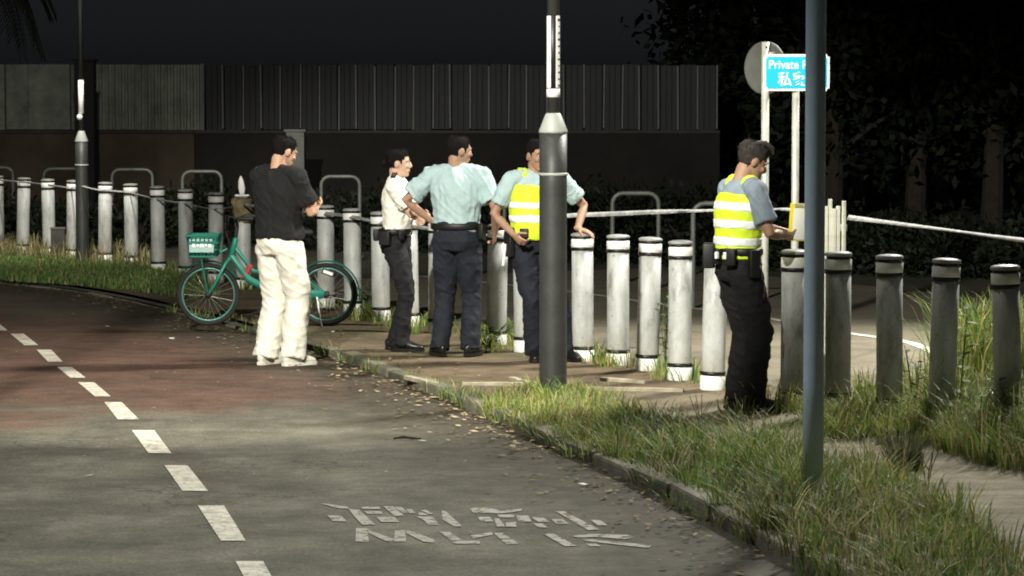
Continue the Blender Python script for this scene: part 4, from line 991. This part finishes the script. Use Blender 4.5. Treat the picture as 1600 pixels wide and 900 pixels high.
bm = NB(); box(bm, (xr-.02, .055, wr+.19), (.11, .03, .05), rot=Matrix.Rotation(R(-20), 3, 'Y'), bevel=.008); obj('lock_box', bm, m_dark, bike); bm = NB(); box(bm, (xr-.02, -.055, wr+.19), (.11, .03, .05), rot=Matrix.Rotation(R(-20), 3, 'Y'), bevel=.008); obj('lock_box', bm, m_dark, bike)
bm = NB(); box(bm, (xr-.02, .0735, wr+.19), (.085, .004, .026), rot=Matrix.Rotation(R(-20), 3, 'Y')); obj('white_emblem', bm, m_wlogo, bike)
bm = NB(); box(bm, (.17, 0, .47), (.05, .055, .13), rot=Matrix.Rotation(R(-28), 3, 'Y'), bevel=.012); obj('red_panel', bm, m_red, bike)
part('cables', [([(xf-.26, .1, .92), (xf-.16, .08, .95), (xf-.15, .03, .80), (xf-.21, .01, .68)], .004), ([(xf-.26, -.1, .92), (xf-.17, -.08, .94), (xf-.16, -.03, .78), (xf-.2, -.01, .62)], .004)], m_dark)

# ================================================================= PEOPLE
def ik(a, c, l1, l2, pole):
    a, c, pole = Vector(a), Vector(c), Vector(pole); d = c-a; D = min(d.length, (l1+l2)*.999); dn = d.normalized(); c = a+dn*D
    x = (l1*l1-l2*l2+D*D)/(2*D); h = math.sqrt(max(0, l1*l1-x*x)); pv = pole-dn*pole.dot(dn); pv.normalize()
    return a+dn*x+pv*h, c
SKIN = {}
def skin(nm, c): return pm('skin_'+nm, c, .55, .10, 10, .08, 80, sss=.06)
def folds(amp, scale, zs=1.0, seed=0):
    def f(co_, no):
        for i in range(len(co_)):
            v = Vector((co_[i][0]*scale+seed, co_[i][1]*scale, co_[i][2]*scale*zs))
            a = noise.noise(v); b = noise.noise(v*2.3+Vector((3, 1, 2))); c = noise.noise(Vector((v.x*.8, v.y*.8, v.z*2.2+v.x*1.3))+Vector((9, 4, seed)))
            co_[i] += no[i]*amp*((1-2.4*abs(a))*.75-.35+.45*(1-2*abs(b))*.8+.55*max(0, 1-4*abs(c)))
        return co_
    return f
HEAD = [(-.004, .018, .020, .058), (.012, .036, .036, .048), (.035, .050, .058, .030), (.06, .060, .074, .016), (.09, .067, .085, .008), (.12, .0725, .093, .002), (.15, .075, .096, -.002), (.18, .070, .090, -.005), (.205, .055, .072, -.006), (.222, .030, .042, -.006)]
def head_r(z):
    for (z0, a0, b0, y0), (z1_, a1, b1, y1) in zip(HEAD, HEAD[1:]):
        if z <= z1_:
            t = max(0, (z-z0)/(z1_-z0)); return a0+(a1-a0)*t, b0+(b1-b0)*t, y0+(y1-y0)*t
    return HEAD[-1][1:]
TORSO = [(0, .165, .118), (.14, .162, .116), (.3, .155, .112), (.5, .168, .118), (.68, .182, .122), (.82, .176, .112), (.92, .125, .088), (1.0, .066, .064)]
def person(p, rz, H, q, label, group='people at the cordon'):
    """q: pose and clothes. local +y is forward, +x the person's right; lengths scale with H"""
    s = H/1.72; t = empty('person', p, R(rz), label, 'person', group); t.scale = (s, s, s)
    pel = Vector(q.get('pelvis', (0, 0, .93))); nek = Vector(q.get('neck', (0, .0, 1.455))); lean = nek-pel
    bw = q.get('wide', 1.0); fem = q.get('fem', False)
    lo = pel-Vector((0, 0, .04)); mid = lo.lerp(nek, .5)+Vector(q.get('bow', (0, .0, 0)))
    def spine(u):
        return lo*(1-u)**2+mid*2*u*(1-u)+nek*u*u if False else (lo.lerp(mid, u).lerp(mid.lerp(nek, u), u))
    cy = q.get('chest_yaw', 0)
    def torso(bm, k, add=0.0, u0=0.0, u1=1.0, n=22):
        us = [x for x in np.linspace(0, 1, 22) if u0 <= x <= u1]
        pts = []; rad = []
        for u in us:
            for (a0, b0, c0), (a1, b1, c1) in zip(TORSO, TORSO[1:]):
                if u <= a1+1e-6:
                    f = (u-a0)/(a1-a0); rx, ry = b0+(b1-b0)*f, c0+(c1-c0)*f; break
            g_ = q.get('belly', 0)*math.exp(-((u-.28)/.22)**2)
            if fem: rx *= .90 if u > .25 else 1.0
            pts.append(spine(u)+Vector((0, g_*.5, 0))); rad.append((rx*bw*k+add, (ry+g_*.5)*bw*k+add))
        tube(bm, pts, rad, n, ref=Vector((math.cos(cy), math.sin(cy), 0)), round_caps=False)
    sw = (.165 if fem else .185)*bw
    sh = {}
    for sg, nm in ((1, 'R'), (-1, 'L')):
        sh[nm] = nek+Vector((sg*sw*math.cos(cy), sg*sw*math.sin(cy)-.005, -.055+q.get('shrug'+nm, 0)))
    arm = {}
    for nm in 'RL':
        e, w = ik(sh[nm], q['wrist'+nm], .285, .25, q['pole'+nm]); arm[nm] = (sh[nm], e, w)
    leg = {}
    for sg, nm in ((1, 'R'), (-1, 'L')):
        hip = pel+Vector((sg*.088, 0, -.03)); k, a = ik(hip, q['ankle'+nm], .42, .41, q.get('knee'+nm, (0, 1, 0))); leg[nm] = (hip, k, a)
    sk = skin(q['skin'][0], q['skin'][1])
    # ---- body: one continuous surface
    bm = NB(); torso(bm, .9, -.004)
    tube(bm, [nek-Vector((0, 0, .04)), nek+Vector((0, .008, .03)), nek+Vector((0, .014, .09))], [.062, .054, .052], 14)
    for nm in 'RL':
        a, e, w = arm[nm]; hp, k, an = leg[nm]
        tube(bm, [nek.lerp(a, .35)-Vector((0, 0, .005)), a, a.lerp(e, .5), e, e.lerp(w, .3), w], [.045, .048, .042, .035, .036, .025], 12)
        tube(bm, [hp, hp.lerp(k, .5), k, k.lerp(an, .3), an, an+Vector((0, 0, -.03))], [.085, .07, .052, .052, .036, .034], 12)
        # hand
        d = Vector(q.get('hand'+nm, (w-e))).normalized(); pn = Vector(q.get('palm'+nm, (0, 0, -1))); pn = (pn-d*pn.dot(d)).normalized(); lat = d.cross(pn)*(1 if nm == 'R' else -1)   # lat: thumb side
        curl = q.get('curl'+nm, .5)
        tube(bm, [w-d*.015, w+d*.02, w+d*.055, w+d*.085], [(.026, .020), (.034, .017), (.040, .016), (.040, .014)], 12, ref=lat)
        for f, (off, L) in enumerate([(.030, .072), (.010, .082), (-.010, .076), (-.029, .060)]):
            b = w+d*.085+lat*off; pts = [b-d*.02, b]; dd = d.copy(); ang_ = 0
            for j, fr in enumerate((.45, .32, .23)):
                ang_ += curl*(.7 if j == 0 else 1.0)*(1+.12*f); dd = d*math.cos(ang_)+pn*math.sin(ang_); b = b+dd*L*fr; pts.append(b)
            tube(bm, pts, [.0098, .0098, .0090, .0084, .0074], 8)
        b = w+d*.025+lat*.03; d1 = (d*.6+lat*.75+pn*.25).normalized(); d2 = (d*.9+lat*.25+pn*.45*(1+curl)).normalized()
        tube(bm, [b-lat*.015, b+d1*.038, b+d1*.038+d2*.03, b+d1*.038+d2*.052], [.013, .0118, .0100, .0085], 8)
    hy, hp_ = q.get('head_yaw', 0), q.get('head_pitch', 0); hr = q.get('head_roll', 0)
    HM = Matrix.Translation(nek+Vector((0, .014, .030))) @ Matrix.Rotation(R(hy), 4, 'Z') @ Matrix.Rotation(R(-hp_), 4, 'X') @ Matrix.Rotation(R(hr), 4, 'Y')
    hb = NB(); n = 22; prev = None
    tubes = []
    for z, a, b, y in HEAD:
        row = [hb.verts.new((a*math.cos(2*math.pi*k/n), y+b*math.sin(2*math.pi*k/n), z)) for k in range(n)]
        tubes.append(row)
    for r0, r1 in zip(tubes, tubes[1:]):
        for k in range(n): hb.faces.new((r0[k], r0[(k+1) % n], r1[(k+1) % n], r1[k]))
    hb.faces.new(tubes[0][::-1]); hb.faces.new(tubes[-1])
    tube(hb, [(0, .086, .128), (0, .100, .105), (0, .110, .084), (0, .098, .074)], [(.009, .012), (.011, .014), (.015, .014), (.014, .010)], 8)
    for sg in (-1, 1):
        ellipsoid(hb, (sg*.030, .086, .132), (.026, .014, .008)); ellipsoid(hb, (sg*.036, .072, .086), (.022, .020, .018))
        ellipsoid(hb, (sg*.076, -.006, .102), (.010, .021, .033), Matrix.Rotation(R(-12), 3, 'X'))
    ellipsoid(hb, (0, .088, .050), (.024, .014, .007)); ellipsoid(hb, (0, .086, .039), (.020, .014, .007)); ellipsoid(hb, (0, .072, .012), (.024, .020, .016))
    tube(hb, [(0, -.02, .05), (0, -.018, -.02), (0, -.015, -.06)], [.058, .054, .054], 14)
    bmesh.ops.transform(hb, matrix=HM, verts=hb.verts)
    tmp = bpy.data.meshes.new('t'); hb.to_mesh(tmp); hb.free(); bm.from_mesh(tmp); bpy.data.meshes.remove(tmp)
    body = remesh('body', bm, .0065, sk, t, 3)
    # eyes, brows, mouth
    for sg in (-1, 1):
        bm = NB(); ellipsoid(bm, (sg*.030, .0855, .113), (.013, .008, .007), seg=10, rings=6); bmesh.ops.transform(bm, matrix=HM, verts=bm.verts); ey = obj('eye', bm, pm('eye_white', (.6, .58, .55), .3), t, True)
        bm = NB(); ellipsoid(bm, (sg*.030, .0915, .113), (.006, .004, .006), seg=8, rings=6); bmesh.ops.transform(bm, matrix=HM, verts=bm.verts); obj('iris', bm, m_dark, ey, True)
        bm = NB(); tube(bm, [(sg*.014, .098, .138), (sg*.030, .0975, .142), (sg*.046, .088, .137)], [.0035, .0042, .003], 6); bmesh.ops.transform(bm, matrix=HM, verts=bm.verts); obj('eyebrow', bm, m_dark, t, True)
    bm = NB(); tube(bm, [(-.022, .093, .0445), (0, .1015, .045), (.022, .093, .0445)], [.0025, .004, .0025], 6); bmesh.ops.transform(bm, matrix=HM, verts=bm.verts); obj('mouth', bm, pm('lip', (.25, .09, .075), .5), t, True)
    # ---- hair
    hc = q['hair']; bm = NB(); n = 40; rows = []; vol = hc.get('vol', .010)
    for j in range(13):
        row = []
        for k in range(n):
            a = 2*math.pi*k/n; fr = math.sin(a); zb = .168 if fr > .55 else (.118+(fr-.0)*.09 if fr > 0 else .118+fr*hc.get('back', .07))
            if abs(math.cos(a)) > .6 and -.15 < fr < .62: zb = max(zb, .118)
            if .22 < fr < .42: zb = .096
            elif .42 <= fr < .62: zb = .140
            zb += .009*noise.noise(Vector((math.cos(a)*5, math.sin(a)*5, q['seed']*3)))+.004*noise.noise(Vector((a*14, 2, q['seed'])))
            u = j/12; z = zb+(.2225-zb)*(1-(1-u)**1.6); ra, rb, y0 = head_r(min(z, .2215))
            o_ = vol*min(1.15, .12+u*2.0)+.0035*noise.noise(Vector((a*5, z*30, q['seed'])))+.002*noise.noise(Vector((a*16, z*70, q['seed'])))
            row.append(bm.verts.new(((ra+o_)*math.cos(a), y0+(rb+o_)*math.sin(a), z+vol*.55*u)))
        rows.append(row)
    for r0, r1 in zip(rows, rows[1:]):
        for k in range(n): bm.faces.new((r0[k], r0[(k+1) % n], r1[(k+1) % n], r1[k]))
    bm.faces.new(rows[-1]); inner = [bm.verts.new(v.co*.9+Vector((0, 0, .012))) for v in rows[0]]
    for k in range(n): bm.faces.new((rows[0][k], rows[0][(k+1) % n], inner[(k+1) % n], inner[k]))
    bm.faces.new(inner)
    rs = random.Random(q['seed'])
    for _ in range(520):                # short strands break up the outline
        j = rs.randrange(0, 12); k = rs.randrange(n); v = rows[j][k].co; c0 = Vector((0, -.01, .11)); d = (v-c0).normalized(); tg = Vector((-d.y, d.x, 0))*rs.uniform(-.6, .6)+Vector((0, rs.uniform(-.2, .6), rs.uniform(-.7, .3)))
        L_ = rs.uniform(.008, .020)*(1+vol*25*(j > 4)); e_ = v+(d*.55+tg*.7).normalized()*L_; w_ = Vector((d.y, -d.x, .3)).normalized()*.0022
        a_, b_, c_ = bm.verts.new(v-d*.003+w_), bm.verts.new(v-d*.003-w_), bm.verts.new(e_); g_ = bm.verts.new(v-d*.006); bm.faces.new((a_, b_, c_)); bm.faces.new((b_, g_, c_)); bm.faces.new((g_, a_, c_))
    if hc.get('bun'): ellipsoid(bm, (0, -.118, .115), (.042, .036, .04))
    if hc.get('tuft'):
        for k in range(9):
            x = -.05+.0125*k; tube(bm, [(x, -.03, .215), (x*1.1, .02, .243), (x*1.1, .075, .232), (x, .10, .205)], [.016, .02, .017, .006], 7)
        for k in range(7): tube(bm, [(-.03+.01*k, -.03, .225), (-.03+.01*k, -.075, .215), (-.03+.01*k, -.105, .18)], [.014, .014, .008], 6)
    bmesh.ops.transform(bm, matrix=HM, verts=bm.verts); obj('hair', bm, hc['mat'], t, True)
    # ---- shirt
    bm = NB(); u_lo = q.get('shirt_lo', .06); torso(bm, 1.0, q.get('shirt_add', .008), u_lo, 1.0)
    for sg, nm in ((1, 'R'), (-1, 'L')):
        a, e, w = arm[nm]; sl = q.get('sleeve', .72); h = a.lerp(e, sl)
        tube(bm, [nek+Vector((sg*.035, -.004, -.012)), nek.lerp(a, .5)+Vector((0, 0, .014)), a], [.052, .058, .064*bw], 14)
        tube(bm, [a, a.lerp(e, sl*.5), h], [.066*bw, .066*bw, q.get('hem', .068)*bw], 14, round_caps=False); ellipsoid(bm, a, (.069*bw, .068*bw, .066*bw))
    shirt = remesh('shirt', bm, .008, q['shirt'], t, 3, folds(q.get('fold', .011), 9, .55, q['seed']))
    if q.get('collar'):
        bm = NB(); c0 = nek+Vector((0, .004, -.012)); pts = [c0+Vector((.066*math.cos(2*math.pi*k/20), .064*math.sin(2*math.pi*k/20), .0+.012*math.sin(-2*math.pi*k/20))) for k in range(20)]
        tube(bm, pts, [(.018, .007)]*20, 8, ref=(0, 0, 1), closed=True); obj('collar', bm, q['shirt'], shirt, True)
    # ---- trousers
    bm = NB(); tr = q.get('leg_r', (.098, .088, .070, .066, .066)); 
    tube(bm, [pel+Vector((0, 0, .115)), pel+Vector((0, 0, .05)), pel+Vector((0, -.005, -.03)), pel+Vector((0, 0, -.09))], [(.158*bw, .114*bw), (.166*bw, .124*bw), (.174*bw, .130*bw), (.15*bw, .11*bw)], 20, round_caps=False)
    for nm in 'RL':
        h, k, a = leg[nm]; an = a+Vector((0, 0, -.035)); tube(bm, [h, h.lerp(k, .5), k, k.lerp(an, .45), k.lerp(an, .85), an], [tr[0], tr[1], tr[2], tr[3], (tr[3]+tr[4])/2, tr[4]], 16, round_caps=False)
    remesh('trousers', bm, .009, q['trousers'], t, 3, folds(q.get('tfold', .012), 6.5, .9, q['seed']+4))
    # ---- shoes
    for sg, nm in ((1, 'R'), (-1, 'L')):
        a = leg[nm][2]; fy = q.get('foot'+nm, 0); FM = Matrix.Translation((a.x, a.y, a.z-.088)) @ Matrix.Rotation(R(fy), 4, 'Z')
        bm = NB(); tube(bm, [(0, -.065, .05), (0, -.03, .058), (0, .03, .06), (0, .09, .046), (0, .15, .036), (0, .185, .030)], [(.030, .045), (.036, .055), (.040, .052), (.046, .036), (.044, .028), (.030, .020)], 14)
        tube(bm, [(0, -.01, .05), (0, -.01, .12)], [.042, .046], 12)
        for v in bm.verts: v.co.z = max(v.co.z, .014)
        bmesh.ops.transform(bm, matrix=FM, verts=bm.verts); so_ = remesh('shoe', bm, .008, q['shoes'], t, 2)
        bm = NB(); out = [(-.034, -.06), (-.02, -.088), (.02, -.088), (.034, -.06), (.040, 0), (.048, .09), (.046, .15), (.028, .198), (-.01, .206), (-.038, .18), (-.047, .12), (-.040, .02)]
        poly_prism(bm, out, 0.0, .024); bmesh.ops.transform(bm, matrix=FM, verts=bm.verts); obj('sole', bm, q['sole'], so_)
    # ---- belt and kit
    if q.get('belt'):
        bm = NB(); zb = pel.z+.085; cb = spine(.25); n = 28
        pts = [Vector((pel.x+(.176*bw+.006)*math.cos(2*math.pi*k/n), pel.y+q.get('belly', 0)*.4+(.130*bw+.008)*math.sin(2*math.pi*k/n), zb)) for k in range(n)]
        tube(bm, pts, [(.026, .007)]*n, 8, ref=(0, 0, 1), closed=True); belt = obj('duty_belt', bm, q['belt'], t, True)
        for (a, w, h, d, dz) in q.get('kit', []):
            ca, sa = math.cos(R(a)), math.sin(R(a)); c = Vector((pel.x+(.182*bw+d/2)*ca, pel.y+(.138*bw+d/2)*sa, zb+dz)); bm = NB()
            box(bm, (0, 0, 0), (d, w, h), bevel=.010); o = obj('pouch', bm, q['belt'], belt, True); o.location = c; o.rotation_euler = (0, 0, R(a))
    info = dict(t=t, arm=arm, leg=leg, torso=torso, spine=spine, nek=nek, pel=pel, HM=HM, sh=sh, bw=bw, s=s, shirt=shirt)
    return info
m_vest = pm('vest_yellow', (.62, .80, .03), .6, .08, 6, .15); m_strip = pm('vest_reflective', (.82, .84, .84), .35, .05, 12)
def vest(info, stripes, u0=.14, u1=.90):
    bm = NB(); info['torso'](bm, 1.0, .021, u0, u1)
    for sg, nm in ((1, 'R'), (-1, 'L')):
        a = info['sh'][nm]; n = info['nek']; tube(bm, [n+Vector((sg*.075, 0, -.018)), n.lerp(a, .72)+Vector((0, 0, .022))], [.062, .064], 14, round_caps=False)
    v = remesh('vest', bm, .009, m_vest, info['t'], 3, folds(.006, 8, .6, 31))
    for a, b in stripes:
        bm = NB(); us = np.linspace(a, b, 4); info['torso'](bm, 1.0, .0262, a, b); 
        if len(bm.verts) == 0: bm.free(); continue
        o = remesh('reflective_strip', bm, .009, m_strip, v, 2, folds(.006, 8, .6, 31))
    return v
navy = pm('cloth_navy', (.010, .012, .020), .85, .3, 8, .35, 34); blackc = pm('cloth_black', (.007, .007, .008), .85, .25, 8, .35, 34); shoe_b = pm('shoe_black', (.010, .010, .010), .35, .2, 10); kit_b = pm('kit_black', (.008, .008, .009), .5, .2, 10)
paleblue = pm('shirt_pale_blue', (.37, .49, .50), .85, .05, 6, .35, 34); whitec = pm('shirt_white', (.74, .73, .66), .85, .05, 6, .35, 34); tee = pm('tee_black', (.008, .0085, .009), .9, .15, 6, .35, 34); cream = pm('trousers_white', (.78, .76, .66), .85, .06, 6, .35, 34); white_sh = pm('sneaker_white', (.72, .70, .62), .6, .1, 10)
hair_b = dict(mat=pm('hair_black', (.007, .006, .006), .85, .3, 40, .5, 160, spec=.12))
hair_g = pm('hair_brown', (.035, .030, .027), .8, .4, 40, .5, 160, spec=.15)
tan = ('tan', (.50, .30, .20)); fair = ('fair', (.56, .36, .26)); brn = ('brown', (.36, .21, .14))

# man in white trousers on the track, back to us
p1 = G(437, 570, 0)
m1 = person(p1, -38, 1.735, dict(seed=1, skin=tan, wristR=(.10, .30, 1.16), poleR=(.75, -.6, -.9), wristL=(-.06, .30, 1.17), poleL=(-1, -.4, -.6), palmR=(-.6, 0, .6), palmL=(.6, 0, .6), curlR=.8, curlL=.8,
    ankleR=(.115, .02, .088), ankleL=(-.115, -.03, .088), footR=-14, footL=10, head_yaw=-14, head_pitch=16, hair=dict(hair_b, back=.075, vol=.010), shirt=tee, shirt_lo=.05, shirt_add=.024, trousers=cream, shoes=white_sh, sole=white_sh, wide=1.06, leg_r=(.108, .104, .092, .090, .092), collar=True, tfold=.012, fold=.012, belly=.02, sleeve=.72, hem=.078),
    'man in black tee shirt and white trousers standing with his back turned by bicycle')
# woman officer in white shirt, arms folded
p2 = G(624, 547, FW)
m2 = person(p2, -98, 1.56, dict(seed=2, fem=True, skin=fair, wristR=(-.09, .23, 1.12), poleR=(.9, .1, -.6), wristL=(.10, .22, 1.10), poleL=(-.9, .1, -.6), palmR=(0, -1, 0), palmL=(0, -1, 0), handR=(-1, .05, .05), handL=(1, .05, .05), curlR=.35, curlL=.35,
    pelvis=(0, -.03, .93), neck=(0, -.02, 1.455), bow=(0, .03, 0), ankleR=(.09, .03, .088), ankleL=(-.09, -.05, .088), footR=-4, footL=6, head_yaw=6, head_pitch=0, hair=dict(hair_b, bun=True, back=.09, vol=.012), shirt=whitec, shirt_lo=.16, trousers=blackc, shoes=shoe_b, sole=shoe_b, collar=True, belt=kit_b, kit=[(-20, .10, .12, .05, -.05), (-75, .08, .10, .05, -.03), (30, .05, .09, .04, -.02), (170, .09, .10, .05, -.03)], leg_r=(.100, .090, .068, .064, .066)),
    'woman officer in white shirt and black trousers with folded arms')
for sg, nm in ((1, 'R'), (-1, 'L')):
    bm = NB(); a = m2['nek'].lerp(m2['sh'][nm], .66); box(bm, a+Vector((0, 0, .078)), (.10, .045, .014), rot=Matrix.Rotation(R(sg*18), 3, 'Y'), bevel=.004); obj('epaulette', bm, kit_b, m2['t'])
for nm in 'RL':
    bm = NB(); a, e, w = m2['arm'][nm]; tube(bm, [a.lerp(e, .64), a.lerp(e, .68)], [.073, .073], 16, round_caps=False); obj('sleeve_band', bm, kit_b, m2['t'], True)
# man in pale blue shirt
p3 = G(713, 556, FW)
m3 = person(p3, -14, 1.665, dict(seed=3, skin=brn, wristR=(.27, .16, .96), poleR=(.6, -.8, 0), wristL=(-.24, .10, 1.06), poleL=(-1, -.35, .1), palmR=(-1, 0, 0), palmL=(1, 0, 0), handL=(.5, .6, -.5), curlR=.6, curlL=.6,
    pelvis=(0, -.0, .93), neck=(.0, .03, 1.46), ankleR=(.105, .03, .088), ankleL=(-.125, -.02, .088), footR=-8, footL=34, head_yaw=-52, head_pitch=4, hair=dict(hair_b, back=.095, vol=.008), shirt=paleblue, shirt_lo=.14, trousers=navy, shoes=shoe_b, sole=shoe_b, wide=1.10, collar=True, belt=kit_b, kit=[(-12, .07, .12, .045, -.04)], belly=.02, fold=.014, sleeve=.74, hem=.078, leg_r=(.108, .098, .078, .074, .076)),
    'man in pale blue short sleeved shirt seen from behind, one elbow out')
# vested officer half hidden by the thick lamp post, hand on a bollard
p4 = G(846, 563, FW); rz4 = -166; s4 = 1.66/1.72
def loc4(w): return (Matrix.Rotation(R(rz4), 3, 'Z').inverted() @ (Vector(w)-p4))/s4
hb4 = loc4(BP[21]+Vector((-.04, -.03, .985)))
m4 = person(p4, rz4, 1.66, dict(seed=4, skin=brn, wristL=tuple(hb4), poleL=(-.8, -.7, .2), handL=tuple(loc4(BP[21]+Vector((.06, -.08, .955)))-hb4), palmL=(0, 0, -1), curlL=.28, wristR=(.26, .16, .98), poleR=(.8, -.7, 0), palmR=(-1, 0, 0), curlR=.8,
    pelvis=(.06, -.02, .92), neck=(.05, .02, 1.44), ankleR=(.06, .0, .088), ankleL=(-.20, .05, .088), footR=-10, footL=12, head_yaw=14, head_pitch=6, hair=dict(hair_b, back=.095, vol=.008), shirt=paleblue, shirt_lo=.14, trousers=navy, shoes=shoe_b, sole=shoe_b, wide=1.06, collar=True, belt=kit_b, kit=[(20, .09, .2, .05, -.10), (60, .07, .10, .045, -.03), (120, .07, .10, .045, -.03)], belly=.03, leg_r=(.105, .092, .072, .068, .068)),
    'officer in yellow reflective vest half hidden by thick lamp post, hand on bollard')
vest(m4, [(.49, .66), (.30, .46)], .14)
bm = NB(); pl = m4['pel']; box(bm, (pl.x+.245, pl.y+.05, pl.z-.10), (.02, .025, .17), rot=Matrix.Rotation(R(-6), 3, 'Y'), bevel=.006); obj('reflective_tag', bm, m_strip, m4['t'])
# officer writing notes
p5 = G(1157, 640, FW)
m5 = person(p5, -67, 1.685, dict(seed=5, skin=brn, wristR=(.13, .27, 1.115), poleR=(.7, -.6, -.6), wristL=(.02, .35, 1.12), poleL=(-.7, -.3, -.7), palmR=(-.7, .2, .5), palmL=(.3, 0, .9), curlR=.8, curlL=.75,
    pelvis=(0, -.02, .93), neck=(0, .01, 1.455), bow=(0, -.03, 0), ankleR=(.10, .03, .088), ankleL=(-.10, .02, .088), footR=-10, footL=8, head_yaw=-6, head_pitch=24, hair=dict(mat=hair_g, tuft=True, back=.085, vol=.016), shirt=pm('shirt_blue_grey', (.22, .27, .32), .85, .08, 6, .15), shirt_lo=.14, trousers=blackc, shoes=shoe_b, sole=shoe_b, wide=1.02, collar=True, belt=kit_b, kit=[(-120, .13, .16, .075, -.03), (-50, .08, .11, .05, -.03), (0, .07, .18, .05, -.07), (-85, .06, .10, .04, -.03), (150, .08, .12, .05, -.03)], leg_r=(.112, .104, .082, .078, .082)),
    'officer in yellow reflective vest with white bands looking down and writing notes')
vest(m5, [(.64, .77), (.45, .58), (.26, .385)], .12)
pl = m5['pel']
for a in (-72, -52):  # white blocks stand for two glints of light at the belt
    bm = NB(); box(bm, (pl.x+.205*math.cos(R(a)), pl.y+.165*math.sin(R(a))-.03, pl.z+.065), (.022, .022, .045), rot=Matrix.Rotation(R(a), 3, 'Z'), bevel=.006); obj('belt_glint', bm, m_strip, m5['t'])
# clipboard held by the writing officer
Y5 = p5.y-.01
c = P(1247, 347, Y5); t = empty('notepad', (c.x, c.y, c.z-.12), R(-12), 'yellow clipboard with white paper held up by the note-writing officer', 'clipboard')
bm = NB(); box(bm, (0, 0, .12), (.135, .008, .235), bevel=.003); obj('board', bm, pm('board_yellow', (.80, .62, .02), .5, .05), t)
bm = NB(); box(bm, (.014, -.0065, .108), (.108, .004, .195)); obj('paper', bm, pm('paper_white', (.88, .87, .82), .7, .03), t)
bm = NB(); box(bm, (0, -.008, .222), (.06, .012, .02), bevel=.003); obj('clip', bm, m_steel, t)
t.rotation_euler = (R(-8), 0, R(-30))
